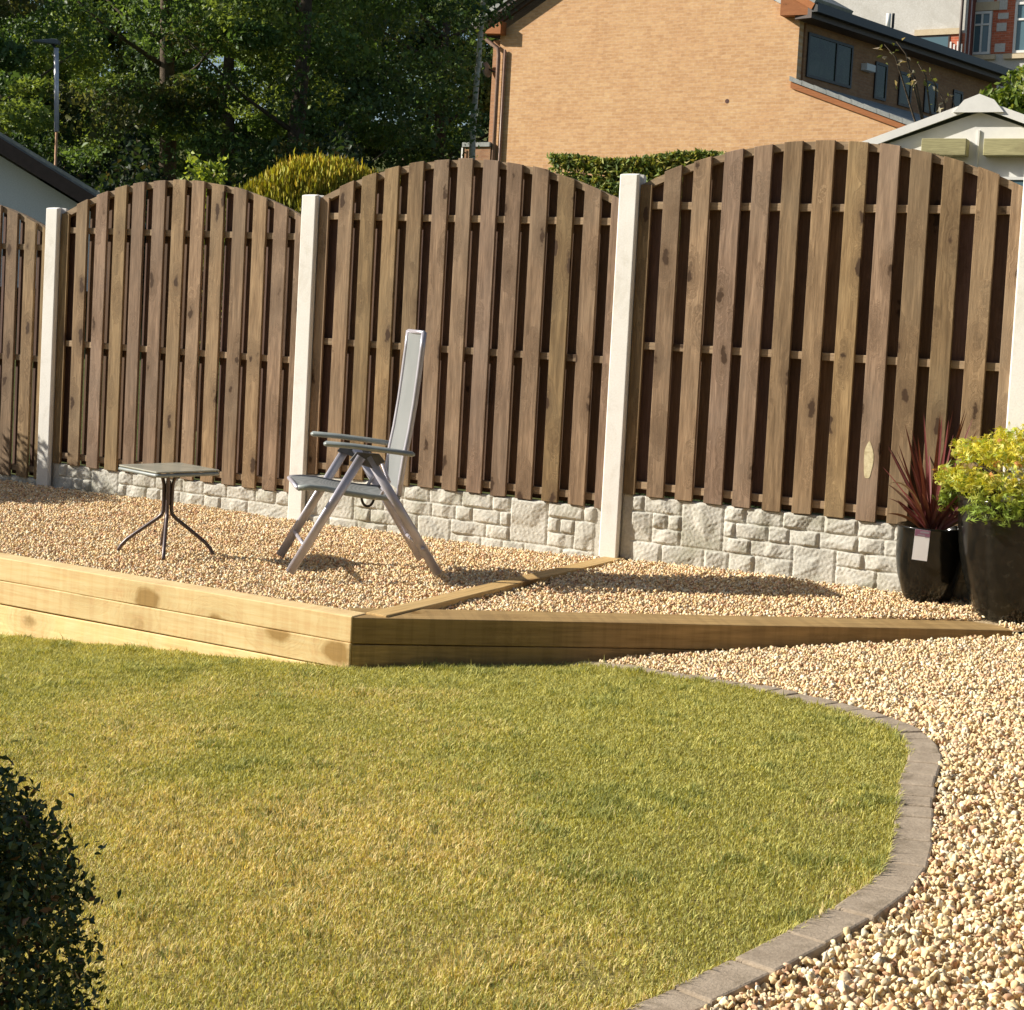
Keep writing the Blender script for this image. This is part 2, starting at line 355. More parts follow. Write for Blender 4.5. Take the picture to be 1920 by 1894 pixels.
path_poly = [tuple(p) for p in fineO[::3]]+[(-.6, 1.5), (6, 1.5), (6, 7.2), tuple(FE+FD*1.2), tuple(FE), tuple(CN+FD*.9)]
tag(poly_sheet('gravel_path', path_poly, .25, lambda x, y: zg(x, y)-.028, M['gravel_bed']), kind='structure')
TL = P0-D*1.4+NR*.0; TR_ = P0+D*(3*S+1.9)
terr_poly = [tuple(CN+LEFTD*.02+np.array([.02, .04])), tuple(FE), tuple(FE+FD*1.2), tuple(FE+FD*2.2), tuple(TR_), tuple(TL-D*.4), tuple(LW+np.array([.03, .05]))]
tag(poly_sheet('gravel_terrace', terr_poly, .25, lambda x, y: zt(x, y)-.012, M['gravel_bed']), kind='structure')

# ---------------------------------------------------------------- gravel
def ico(sub):
    bm = bmesh.new(); bmesh.ops.create_icosphere(bm, subdivisions=sub, radius=1)
    v = np.array([x.co[:] for x in bm.verts]); f = np.array([[q.index for q in p.verts] for p in bm.faces]); bm.free(); return v, f
def rotmats(n):
    q = rng.normal(size=(n, 4)); q /= np.linalg.norm(q, axis=1)[:, None]; a, b, c, d = q.T
    return np.stack([1-2*(c*c+d*d), 2*(b*c-a*d), 2*(b*d+a*c), 2*(b*c+a*d), 1-2*(b*b+d*d), 2*(c*d-a*b), 2*(b*d-a*c), 2*(c*d+a*b), 1-2*(b*b+c*c)], -1).reshape(n, 3, 3)
GC = np.array([(.80, .64, .40), (.77, .58, .34), (.84, .73, .52), (.73, .48, .32), (.70, .56, .40), (.86, .80, .66), (.46, .29, .19), (.62, .56, .46), (.80, .60, .46)])
GP = np.array([.22, .20, .16, .09, .09, .09, .06, .05, .04])
def stones(pos, size, sub):
    bv, bf = ico(sub); n = len(pos); nv = len(bv)
    jit = 1+rng.uniform(-.30, .26, (n, nv, 1)) if sub == 1 else 1+rng.uniform(-.15, .13, (n, nv, 1))
    v = bv[None]*jit
    # chop with a few planes for angular chips
    for _ in range(9):
        d_ = rng.normal(size=(n, 3)); d_ /= np.linalg.norm(d_, axis=1)[:, None]; h = rng.uniform(.36, .74, (n, 1))
        dot = np.einsum('nvk,nk->nv', v, d_); ex = np.clip(dot-h, 0, None); v = v-ex[..., None]*d_[:, None, :]
    ax = np.stack([rng.uniform(.85, 1.35, n), rng.uniform(.7, 1.1, n), rng.uniform(.5, .85, n)], -1)
    v = v*ax[:, None, :]*size[:, None, None]
    v = np.einsum('nvk,njk->nvj', v, rotmats(n))+pos[:, None, :]
    f = bf[None]+(np.arange(n)*nv)[:, None, None]
    c = GC[rng.choice(len(GC), n, p=GP/GP.sum())]*rng.uniform(.82, 1.12, (n, 1))
    return v.reshape(-1, 3), f.reshape(-1, 3), np.repeat(np.clip(c, 0, .92), nv, 0)
def scatter(poly, dens, keep=None):
    p = np.array(poly); x0, y0 = p.min(0); x1, y1 = p.max(0); n = int((x1-x0)*(y1-y0)*dens)
    x = rng.uniform(x0, x1, n); y = rng.uniform(y0, y1, n); k = inside(x, y, p)
    if keep is not None: k &= keep(x, y)
    return x[k], y[k]
def infrustum(x, y, m=.35):
    return (np.abs(x) < .33*y+m) & (y > 2.2)
def gravel(name, poly, zf, dens, keep, lift=.0, tone=(1, 1, 1)):
    x, y = scatter(poly, dens, lambda a, b: infrustum(a, b) & keep(a, b)); n = len(x)
    size = np.where(rng.random(n) < .3, rng.uniform(.0045, .007, n), rng.uniform(.0070, .0116, n))*np.where(rng.random(n) < .08, 1.3, 1)
    z = zf(x, y)+rng.uniform(-.010, .008, n)+lift
    pos = np.stack([x, y, z], -1); near = y < 5.2
    Vs, Fs, Cs = [], [], []; o = 0
    for k, sub in ((near, 2), (~near, 1)):
        if k.sum() == 0: continue
        v, f, c = stones(pos[k], size[k], sub); Vs.append(v); Fs.append(f+o); Cs.append(c); o += len(v)
    return tag(mesh_np(name, np.vstack(Vs), np.vstack(Fs), np.clip(np.vstack(Cs)*np.array(tone), 0, .92), M['gravel']), kind='stuff')
ID = np.array([.489, .872]); IR = np.array([.872, -.489])
def not_timber(x, y):
    a = (x-CN[0]); b = (y-CN[1])
    t = a*ID[0]+b*ID[1]; w_ = a*IR[0]+b*IR[1]
    inn_ = (w_ > -.004) & (w_ < .088) & (t > 0) & (t < 2.25)
    u = a*FD[0]+b*FD[1]; v = -a*FD[1]+b*FD[0]
    fr = (v > -.03) & (v < .185) & (u > 0) & (u < 2.69)
    lu = a*LEFTD[0]+b*LEFTD[1]; lv = a*ID[0]+b*ID[1]
    lf = (lv > -.02) & (lv < .098) & (lu > -.05)
    return ~(inn_ | fr | lf)
def front_of_fence(x, y): return (x-P0[0])*NR[0]+(y-P0[1])*NR[1] > -.02
g1 = gravel('terrace_gravel', terr_poly, zt, 8200, lambda x, y: not_timber(x, y) & front_of_fence(x, y), tone=(1.05, 1.0, .90))
g1['label'] = 'cream and buff stone chippings filling the raised timber terrace'
g1['category'] = 'gravel'
g2 = gravel('path_gravel', path_poly, lambda x, y: zg(x, y)-.007, 9000, lambda x, y: not_timber(x, y), tone=(1.02, .99, .90))
g2['label'] = 'cream and pink stone chippings around the curved lawn edging'
g2['category'] = 'gravel'

# ---------------------------------------------------------------- grass
def grass():
    # the blades stand inside the edging, a little proud of it
    poly = [tuple(p) for p in (fineO+inn*(KW-.020))[::3]]+[(-.9, 1.9), (-4.2, 1.9), tuple(LW-ID*.012), tuple(CN-ID*.012)]
    x, y = scatter(poly, 62000, lambda a, b: infrustum(a, b, .25)); n = len(x)
    n1 = vnoise(x, y, 1.1, 1); n2 = vnoise(x, y, 3.3, 2); n3 = vnoise(x, y, 9.0, 3); n4 = vnoise(x, y, 24.0, 4)
    ep = fineI[::6]; ed = np.full(len(x), 9.0)
    for q in ep: ed = np.minimum(ed, np.hypot(x-q[0], y-q[1]))
    e0 = ed < .09
    ok = np.ones(len(x), bool)
    # signed distance to the inner face of the edging for the blades near it; a ragged fringe leans over the blocks
    ix = np.where(e0)[0]; k = np.argmin(np.hypot(x[ix][:, None]-fineI[::2, 0][None], y[ix][:, None]-fineI[::2, 1][None]), 1)
    sdist = np.einsum('ij,ij->i', np.stack([x[ix], y[ix]], 1)-fineI[::2][k], inn[::2][k]); ok[ix] = sdist > -.016*np.clip(vnoise(x[ix], y[ix], 30, 9)*1.8-.5, 0, 1)
    edge_ = np.zeros(len(x)); edge_[ix] = np.clip(1-np.abs(sdist)/.03, 0, 1)
    x, y, n1, n2, n3, n4, edge_ = [q[ok] for q in (x, y, n1, n2, n3, n4, edge_)]; n = len(x)
    fr = np.clip((y-4.9)/1.2, 0, 1)                      # greener, longer strip by the timbers
    straw = np.clip(.52*(n1-.35)+.5*(n2-.4)+.25*(n3-.4)+.02-.36*fr-.16*np.clip(x+.2, 0, 1.2), 0, 1)
    tuft = np.clip((n3*.6+n4*.4-.62)*6, 0, 1)
    keep_ = rng.random(n) > .55*np.clip((n4*.5+n2*.5-.70)*8, 0, 1)
    x, y, n1, n2, n3, n4, fr, straw, tuft, edge_ = [q[keep_] for q in (x, y, n1, n2, n3, n4, fr, straw, tuft, edge_)]; n = len(x)
    h = rng.uniform(.006, .0135, n)*(1+.6*fr)*(.8+.45*n3+.5*tuft+.7*edge_)*np.where(rng.random(n) < .02, 1.7, 1); wd = rng.uniform(.0008, .0015, n)*(.5+.15*y)
    az = rng.uniform(0, 2*PI, n); lean = rng.uniform(.1, 1.25, n)*h
    dx, dy = np.cos(az), np.sin(az); fa = az+PI/2+rng.uniform(-.5, .5, n); sx, sy = np.cos(fa), np.sin(fa)
    z = zg(x, y)-.008
    b = np.stack([x, y, z], -1); sd_ = np.stack([sx, sy, 0*x], -1)*wd[:, None]
    m1 = b+np.stack([dx*lean*.35, dy*lean*.35, h*.62], -1); tp = b+np.stack([dx*lean, dy*lean, h], -1)
    V = np.stack([b-sd_, b+sd_, m1-sd_*.8, m1+sd_*.8, tp], 1)
    F = np.array([[0, 1, 3], [0, 3, 2], [2, 3, 4]])[None]+(np.arange(n)*5)[:, None, None]
    pick = rng.random(n)
    green = np.array([.38, .385, .125]); lime = np.array([.54, .51, .17]); st = np.array([.62, .52, .26]); dk = np.array([.20, .23, .075])
    c = np.where((pick < straw)[:, None], st, np.where((pick > .93-.35*tuft)[:, None], dk, np.where((pick > .55)[:, None], lime, green)))
    c = c*(1.0+.24*n3)[:, None]*np.array([1.02, 1.0, .95])
    c = c*rng.uniform(.75, 1.25, (n, 1))
    return tag(mesh_np('grass', V.reshape(-1, 3), F.reshape(-1, 3), np.repeat(c, 5, 0), M['grass']), 'short mown lawn turf, green with straw yellow patches', 'grass', kind='stuff')
grass()

# ---------------------------------------------------------------- kerb of blocks round the lawn
edging = tag(empty('lawn_edging', (1.25, 4.6, float(zg(1.25, 4.6)))), 'curved edging of grey brown blocks between the lawn and the gravel', 'edging')
def kerb():
    p = resample(OUT, lambda q: .105+.02*math.sin(q[1]*9) if q[1] > 3.9 else .185); base = Vector(edging.location)
    for i in range(len(p)-1):
        a, b = p[i], p[i+1]
        def nrm_at(q):
            k = np.argmin(np.linalg.norm(fineO-q, axis=1)); return inn[k]
        na, nb = nrm_at(a), nrm_at(b); t = (b-a)/np.linalg.norm(b-a); g_ = .0022
        a2, b2 = a+t*g_, b-t*g_; jz = random.uniform(-.003, .003); jo = random.uniform(-.004, .004)
        cs = [a2+na*jo, b2+nb*jo, b2+nb*(KW+jo), a2+na*(KW+jo)]
        mb = MB(); vt = [Vector((c[0], c[1], float(zg(*c))+.002+jz))-base for c in cs]; vb = [v-Vector((0, 0, .08)) for v in vt]
        mb.add(vb+vt, [(0, 1, 2, 3), (7, 6, 5, 4), (4, 5, 1, 0), (5, 6, 2, 1), (6, 7, 3, 2), (7, 4, 0, 3)])
        o = mb.build('edging_block', M['kerb'], edging, bevel=.006)
        bm = bmesh.new(); bm.from_mesh(o.data); bmesh.ops.recalc_face_normals(bm, faces=bm.faces[:]); bm.to_mesh(o.data); bm.free()
kerb()

# ---------------------------------------------------------------- timber sleepers
def sleeper(o, direction, length, depth_dir, depth, ztop, h, mat, label, group):
    ang = math.atan2(direction[1], direction[0]); mb = MB()
    e = tag(MB().box(0, 1, 0, 1, 0, 1).build('timber_sleeper', None), label, 'sleeper', group)
    bpy.data.meshes.remove(e.data)
    cr = direction[0]*depth_dir[1]-direction[1]*depth_dir[0]; y0, y1 = (0, depth) if cr > 0 else (-depth, 0)
    n = max(2, int(length/.35)); mb = MB(); r = random.random()
    xsn = np.linspace(0, length, n+1); vs_ = []; fs = []
    for i, x in enumerate(xsn):
        dz = random.uniform(-.0015, .0015); dyy = random.uniform(-.0015, .0015)
        vs_ += [(x, y0+dyy, 0), (x, y1, 0), (x, y1, h+dz), (x, y0+dyy, h+dz)]
    for i in range(n):
        a = i*4; b = a+4
        fs += [(a, a+1, b+1, b), (a+1, a+2, b+2, b+1), (a+2, a+3, b+3, b+2), (a+3, a, b, b+3)]
    fs += [(0, 3, 2, 1), (n*4, n*4+1, n*4+2, n*4+3)]
    mb.add(vs_, fs, r); ob = mb.build('timber_sleeper', mat, None, bevel=.004)
    bm = bmesh.new(); bm.from_mesh(ob.data); bmesh.ops.recalc_face_normals(bm, faces=bm.faces[:]); bm.to_mesh(ob.data); bm.free()
    ob.location = (o[0], o[1], ztop-h); ob.rotation_euler = (0, 0, ang); tag(ob, label, 'sleeper', group); return ob
GS = 'timber sleepers edging the terrace'
for i, (lab, off) in enumerate([('pale yellow sleeper on top of the long left wall above the lawn', 0), ('pale knotty sleeper in the middle course of the left wall', .003), ('pale sleeper at the foot of the left wall, half sunk in grass', .001)]):
    sleeper(CN-ID*off*.9+(0, 0), LEFTD, 4.1, ID, .1, (.003, -.0985, -.204)[i], (.1, .1, .19)[i], M['sleeper'], lab, GS)
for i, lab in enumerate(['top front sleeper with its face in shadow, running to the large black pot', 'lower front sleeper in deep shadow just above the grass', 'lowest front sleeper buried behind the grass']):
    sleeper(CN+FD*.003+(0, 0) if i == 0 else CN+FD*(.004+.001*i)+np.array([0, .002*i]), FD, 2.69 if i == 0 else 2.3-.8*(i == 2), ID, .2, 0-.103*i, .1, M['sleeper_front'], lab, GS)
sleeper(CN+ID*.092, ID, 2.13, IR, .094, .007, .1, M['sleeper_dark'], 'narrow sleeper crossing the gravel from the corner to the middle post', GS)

# ---------------------------------------------------------------- fence
DZ = [-.31, -.20, -.083, 0.0, .09]                      # step of each bay, last one is right of the frame
PT = [1.59, 1.685, 1.782, 1.902, 2.0]
plab = ['white concrete post far left, its foot in shadow', 'white concrete post second from the left, behind the folding chair', 'tall white concrete post in the middle, at the end of the narrow sleeper', 'white concrete post at the right edge behind the yellow leaves']
def post(k, u, h, lab):
    b = P0+D*u; e = tag(empty('fence_post', (b[0], b[1], 0), -TH), lab, 'post', 'concrete fence posts')
    mb = MB()
    # slotted H section: front flange, web, rear flange, with a weathered (sloping) top
    pts = [(.006, 0), (.094, 0), (.1, .006), (.1, .028), (.068, .034), (.068, .066), (.1, .072), (.1, .1), (0, .1), (0, .072), (.032, .066), (.032, .034), (0, .028), (0, .006)]
    n = len(pts); zt_ = lambda y: h-.012*abs(y-.05)/.05
    vs_ = [(x, y, -.35) for x, y in pts]+[(x, y, zt_(y)) for x, y in pts]
    fs = [tuple(range(n-1, -1, -1)), tuple(range(n, 2*n))]+[(i, (i+1) % n, (i+1) % n+n, i+n) for i in range(n)]
    mb.add(vs_, fs); o = mb.build('post_shaft', M['concrete'], e, bevel=.0025); return e
for k in range(4): post(k, k*S, PT[k+1], plab[k])
def panel(k, lab, smear=False):
    u0 = k*S; b = P0+D*u0; dz = DZ[k+1]; e = tag(empty('garden_fence', (b[0], b[1], 0), -TH), lab, 'fence panel', 'arched hit and miss fence panels')
    xa, xb = .102, 1.928; zb = .325+dz; side = 1.850+dz; rise = .205; cx = 1.015; hw = .915; Rr = (hw*hw+rise*rise)/(2*rise)
    def arch(x): return side+rise-Rr+math.sqrt(max(0, Rr*Rr-(x-cx)**2))
    fr = MB()
    for i in range(12):
        x0 = .232+.1495*i+random.uniform(-.004, .004); x1 = min(x0+.091+random.uniform(-.002, .003), xb); tl = random.uniform(-.004, .004)
        xs_ = [x0, (x0+x1)/2, x1]; j = random.uniform(-.004, .003)
        pts = [(x0, zb-random.uniform(0, .006)), (x1, zb-random.uniform(0, .006))]+[(x+tl, arch(x)+j) for x in xs_[::-1]]
        yy = .026+random.uniform(0, .002)
        fr.prism(pts, yy, yy+.0185)
    fr.build('front_slats', M['fence'], e, bevel=.002)
    rb = MB()
    for i in range(13):
        c = .232+.1495*i-.030; x0, x1 = max(c-(.060 if k < 2 else .05), xa), min(c+.048, xb)
        if i == 0: x0 = xa
        if x1-x0 < .02: continue
        rb.prism([(x0, zb+.004), (x1, zb+.004), (x1, arch(x1)-.006), (x0, arch(x0)-.006)], .082, .097)
    rb.build('rear_slats', M['rear'], e)
    for x0, x1 in ((xa, xa+.062), (xb-.05, xb)):
        sb = MB(); sb.box(x0, x1, .032, .046, zb, arch((x0+x1)/2)-.02); sb.build('edge_batten', M['fence'], e, bevel=.002)
    for z in (zb+.03, 1.042+dz, 1.728+dz):
        r = MB(); r.box(xa, xb, .0465, .0815, z, z+.036); r.build('rail', M['rail'], e, bevel=.002)
    ar = MB(); n = 24; vs_ = []; fs = []
    for i in range(n+1):
        x = xa+(xb-xa)*i/n; z = arch(x)-.004
        vs_ += [(x, .0465, z-.036), (x, .0815, z-.036), (x, .0815, z), (x, .0465, z)]
    for i in range(n):
        a = 4*i; c = a+4; fs += [(a, c, c+1, a+1), (a+1, c+1, c+2, a+2), (a+2, c+2, c+3, a+3), (a+3, c+3, c, a)]
    fs += [(0, 1, 2, 3), (4*n, 4*n+3, 4*n+2, 4*n+1)]
    ar.add(vs_, fs, .3); ar.build('arched_rail', M['rail'], e)
    if smear:
        sm = MB(); xm = .232+.1495*7+.045
        for (cx_, cz_, rx_, rz_) in ((xm+.002, .60, .022, .085),):
            ring = [(cx_+rx_*(1+.10*math.sin(3*a+1))*math.cos(a), cz_+rz_*(1+.06*math.sin(5*a))*math.sin(a)) for a in np.linspace(0, 2*PI, 22, endpoint=False)]
            sm.prism(ring, .0246, .0258)
        tag(sm.build('paint_smear', M['bleach'], e), 'cream smear on one slat')
    return e
M['bleach'] = mottled('bleached wood patch', (.50, .42, .24), (.66, .58, .38), 30, .8, .2)
panel(-1, 'brown slatted fence panel cut off by the left edge, lower half in shadow')
panel(0, 'brown arched fence panel behind the small table')
panel(1, 'brown arched fence panel behind the folding chair')
panel(2, 'brown arched fence panel at the right behind the two black pots', True)

# rock faced gravel boards
def L(zx): return float(np.interp(zx, [150, 190, 415, 605, 1365, 1900], [.10, .15, .42, .63, 1.38, 1.935]))
ROWS = [(190, 240, 3, 4), (245, 410, 3, 4), (190, 282, 1, 3), (285, 350, 2, 3), (355, 410, 2, 3), (286, 410, 1, 2), (414, 607, 1, 4), (612, 718, 3, 4), (722, 906, 3, 4), (910, 1113, 3, 4),
        (1118, 1273, 3, 4), (1278, 1440, 3, 4), (1446, 1640, 3, 4), (1646, 1780, 3, 4), (1785, 1900, 3, 4),
        (612, 670, 2, 3), (674, 836, 2, 3), (840, 941, 2, 3), (946, 1090, 2, 3), (1095, 1276, 2, 3), (1281, 1400, 2, 3), (1405, 1590, 2, 3), (1595, 1900, 1, 3),
        (612, 751, 1, 2), (755, 966, 1, 2), (971, 1176, 0, 2), (1181, 1312, 1, 2), (1317, 1480, 1, 2), (1485, 1590, 1, 2),
        (190, 330, 0, 1), (335, 526, 0, 1), (531, 645, 0, 1), (650, 776, 0, 1), (781, 966, 0, 1), (1181, 1375, 0, 1), (1380, 1560, 0, 1), (1565, 1740, 0, 1), (1745, 1900, 0, 1)]
def gboard(k, lab, flip=False, seed=1):
    u0 = k*S; b = P0+D*u0; top = .322+DZ[k+1]; r2 = np.random.default_rng(seed)
    xs_ = np.linspace(.101, 1.929, 300); zs_ = np.linspace(-.02, .30, 66); Xg, Zg = np.meshgrid(xs_, zs_)
    Hh = np.zeros_like(Xg); uu = Xg if not flip else 2.03-Xg
    for (a, c, r0, r1) in ROWS:
        x0, x1 = L(a)+.004, L(c)-.004; z0, z1 = r0*.075+.004, r1*.075-.004
        if r0 == 0: z0 = -.03
        dx = np.minimum(uu-x0, x1-uu); dz_ = np.minimum(Zg-z0, z1-Zg); d = np.minimum(dx, dz_); m = d > 0
        fx = (uu-(x0+x1)/2); fz = (Zg-(z0+z1)/2)
        # chiselled faces: min of a few random planes plus a rough edge chamfer
        pl = np.full_like(Xg, 1.0)
        for _ in range(5):
            an = r2.uniform(0, 2*PI); sl = r2.uniform(.05, .32); pl = np.minimum(pl, .013+r2.uniform(0, .006)+sl*(fx*math.cos(an)+fz*math.sin(an)))
        hgt = np.clip(np.minimum(pl, .005+d*2.4), 0.005, .019)
        Hh = np.where(m, hgt, Hh)
    nzv = sum(np.interp(0, [0], [0])+a*np.sin(Xg*f1+p1)*np.sin(Zg*f2+p2) for a, f1, f2, p1, p2 in zip(r2.uniform(.0002, .0007, 9), r2.uniform(60, 300, 9), r2.uniform(60, 300, 9), r2.uniform(0, 6, 9), r2.uniform(0, 6, 9)))
    Hh = Hh+np.where(Hh > .002, nzv, 0)+r2.uniform(-.0006, .0006, Hh.shape)
    Yg = .046-Hh
    # close the top back to the fence with one extra row, and the back
    Xg = np.vstack([Xg, Xg[-1:], Xg[-1:]]); Yg = np.vstack([Yg, np.full((1, 300), .085), np.full((1, 300), .085)]); Zg = np.vstack([Zg, Zg[-1:], np.full((1, 300), -.05)])
    o = grid_np('gravel_board', Xg, Yg, Zg, M['rockface'], None, False)
    o.location = (b[0], b[1], top-.30); o.rotation_euler = (0, 0, -TH)
    return tag(o, lab, 'gravel board', 'rock faced concrete gravel boards')
gboard(-1, 'concrete gravel board at the far left, almost buried in shaded gravel', False, 4)
gboard(0, 'low stone effect concrete board below the panel behind the table', False, 5)
gboard(1, 'stone effect concrete board below the panel behind the chair', True, 6)
gboard(2, 'tallest stone effect concrete board, below the right fence panel', False, 7)

# ---------------------------------------------------------------- reclining garden chair
e1 = Vector((.97, .235, 0)).normalized(); cr_ = math.atan2(e1.y, e1.x)
chair = tag(empty('folding_chair', (-.668, 7.207, .0), cr_), 'silver high backed folding garden chair with grey mesh sling', 'chair')
t = NT('grey mesh sling'); g = t.geo()
wv = t.n('TexWave', _bands_direction='Z'); t.l(g, wv.inputs['Vector']); wv.inputs['Scale'].default_value = 130
t.base(t.mix(.35, t.ramp(t.noise(g, 4, 4, .5), [(.35, (.17, .19, .185)), (.65, (.23, .245, .24))]), t.ramp(wv.outputs[0], [(0, (.2, .2, .2)), (1, (.42, .42, .42))])), .55, .3)
trn = t.n('BsdfTransparent'); mxs = t.n('MixShader'); mxs.inputs[0].default_value = .12
t.l(t.b.outputs[0], mxs.inputs[1]); t.l(trn.outputs[0], mxs.inputs[2]); t.l(mxs.outputs[0], t.out.inputs[0]); M['sling'] = t.m
GW = .012
for sgn, wv_ in ((-1, -.235), (1, .235)):
    a = MB(); a.tube([(-.325, wv_, .004), (-.18, wv_, .262), (-.035, wv_, .52)], .0205, .011, 12, side=(1, 0, .55)); a.build('front_leg', M['alu'], chair, smooth=True)
    wi = wv_-sgn*.022
    a = MB(); a.tube([(.337, wi, .004), (.17, wi, .26), (0.0, wi, .52)], .0205, .011, 12, side=(1, 0, -.55)); a.build('rear_leg', M['alu'], chair, smooth=True)
    # hinge plate under the arm
    a = MB(); a.prism([(-.085, .50), (.02, .468), (.075, .50), (.045, .535), (-.055, .54)], wv_-.017*sgn-.004, wv_-.017*sgn+.004); a.build('hinge_plate', M['alu_dark'], chair, bevel=.003)
    # armrest: long flat oval, slightly falling to the rear
    a = MB(); wa = wv_+sgn*.02
    a.tube([(-.205, wa, .573), (-.195, wa, .575), (-.08, wa, .568), (.05, wa, .556), (.185, wa, .541), (.197, wa, .539)], [.012, .025, .029, .029, .025, .012], [.006, .0125, .0125, .0125, .0125, .006], 14, side=(0, 1, 0))
    a.build('armrest', M['arm'], chair, smooth=True)
    # seat side rail (S curve)
    ws = wv_-sgn*.035
    a = MB(); a.tube([(-.302, ws, .372), (-.25, ws, .376), (-.18, ws, .372), (-.09, ws, .356), (.02, ws, .342), (.108, ws, .338), (.15, ws, .345)], .013, .0105, 10, side=(0, 0, 1)); a.build('seat_rail', M['alu_dark'] if sgn > 0 else M['arm'], chair, smooth=True)
    # back side rail
    a = MB(); a.tube([(.145, ws, .345), (.150, ws, .42), (.163, ws, .53), (.180, ws, .63), (.196, ws, .76), (.207, ws, .88), (.217, ws, 1.0), (.222, ws, 1.078)], .013, .010, 10, side=(1, 0, 0)); a.build('back_rail', M['alu'], chair, smooth=True)
    # prop link between seat and rear leg
    a = MB(); a.tube([(.06, ws, .34), (.10, ws-sgn*.002, .41), (.06, ws-sgn*.002, .50)], .008, .004, 8, side=(1, 0, 0)); a.build('prop_link', M['alu'], chair, smooth=True)
def ribbon(name, prof, w0, w1, th, mat):
    mb = MB(); m = len(prof); vs_ = []; fs = []; nw = 7
    for i, (s_, z) in enumerate(prof):
        a, b = prof[max(i-1, 0)], prof[min(i+1, m-1)]; tx, tz = b[0]-a[0], b[1]-a[1]; l = math.hypot(tx, tz); nx, nz_ = -tz/l, tx/l
        for j in range(nw):
            f = j/(nw-1); sag = -.006*math.sin(PI*f)
            for q in (0, 1): vs_.append((s_+nx*(sag+q*th), w0+(w1-w0)*f, z+nz_*(sag+q*th)))
    def ix(i, j, q): return (i*nw+j)*2+q
    for i in range(m-1):
        for j in range(nw-1):
            fs.append((ix(i, j, 0), ix(i, j+1, 0), ix(i+1, j+1, 0), ix(i+1, j, 0))); fs.append((ix(i, j, 1), ix(i+1, j, 1), ix(i+1, j+1, 1), ix(i, j+1, 1)))
    mb.add(vs_, fs); return mb.build(name, mat, chair, smooth=True)
ribbon('back_sling', [(.148, .37), (.151, .42), (.163, .53), (.180, .63), (.196, .76), (.207, .88), (.217, 1.0), (.221, 1.070)], -.195, .195, .002, M['sling'])
ribbon('seat_sling', [(-.298, .377), (-.25, .381), (-.18, .377), (-.09, .361), (.02, .347), (.108, .343)], -.195, .195, .002, M['sling'])
for nm, p in (('top_bar', (.222, 1.076)), ('seat_front_bar', (-.303, .372)), ('front_crossbar', (-.262, .118)), ('rear_crossbar', (.262, .118)), ('seat_rear_bar', (.128, .338))):
    w_ = .235 if 'cross' in nm else .2
    a = MB(); a.tube([(p[0], -w_, p[1]), (p[0], w_, p[1])], .009, .009, 10); a.build(nm, M['alu'], chair, smooth=True)
a = MB(); a.tube([(.03+.028*math.cos(x), -.05, .322+.042*math.sin(x)) for x in np.linspace(PI, 2*PI, 14)], .006, .006, 8); a.build('folding_strap', M['dark'], chair, smooth=True)

# ---------------------------------------------------------------- side table
table = tag(empty('side_table', (-1.572, 7.375, 0), math.radians(45)), 'small square glass topped table on four splayed dark legs', 'table')
def rsq(h, r, n=6):
    out = []
    for cx_, cy_, a0 in ((h-r, h-r, 0), (-h+r, h-r, PI/2), (-h+r, -h+r, PI), (h-r, -h+r, 3*PI/2)):
        out += [(cx_+r*math.cos(a0+i*PI/2/n), cy_+r*math.sin(a0+i*PI/2/n)) for i in range(n+1)]
    return out
t = NT('obscured glass table top'); g = t.geo()
t.base(t.ramp(t.noise(g, 9, 5, .6), [(.35, (.30, .30, .24)), (.65, (.42, .41, .33))]), .22, .6); t.bump(t.noise(g, 160, 3, .5), .2, .002); M['tabletop'] = t.m
def slab(name, h, r, z0, z1, mat, parent, bev=.002):
    p = rsq(h, r); n = len(p); mb = MB()
    mb.add([(x, y, z0) for x, y in p]+[(x, y, z1) for x, y in p], [tuple(range(n-1, -1, -1)), tuple(range(n, 2*n))]+[(i, (i+1) % n, (i+1) % n+n, i+n) for i in range(n)])
    return mb.build(name, mat, parent, bevel=bev)
slab('glass_top', .170, .02, .392, .399, M['tabletop'], table)
p = rsq(.166, .02); mb = MB(); mb.tube([(x, y, .381) for x, y in p]+[(p[0][0], p[0][1], .381)], .0085, .0085, 8); mb.build('top_frame', M['rimgrey'] if 'rimgrey' in M else M['arm'], table, smooth=True)
for k in range(4):
    an = PI/4+k*PI/2+(.07, .17, .07, .30)[k-1]*1.0; c_, s_ = math.cos(an), math.sin(an)
    prof = [(.11, .378), (.06, .372), (.028, .350), (.0195, .315), (.0185, .24), (.0185, .195), (.024, .178), (.042, .160), (.085, .128), (.135, .090), (.178, .056), (.202, .030), (.214, .010), (.217, .0)]
    mb = MB(); mb.tube([(r*c_, r*s_, z) for r, z in prof], .0088, .0088, 10); mb.build('leg', M['black_metal'], table, smooth=True)
mb = MB(); mb.lathe([(0, .222), (.012, .222), (.012, .228), (.012, .33), (.012, .335), (0, .335)]); mb.build('leg_collar', M['black_metal'], table, smooth=True)
table.location.z = -.012

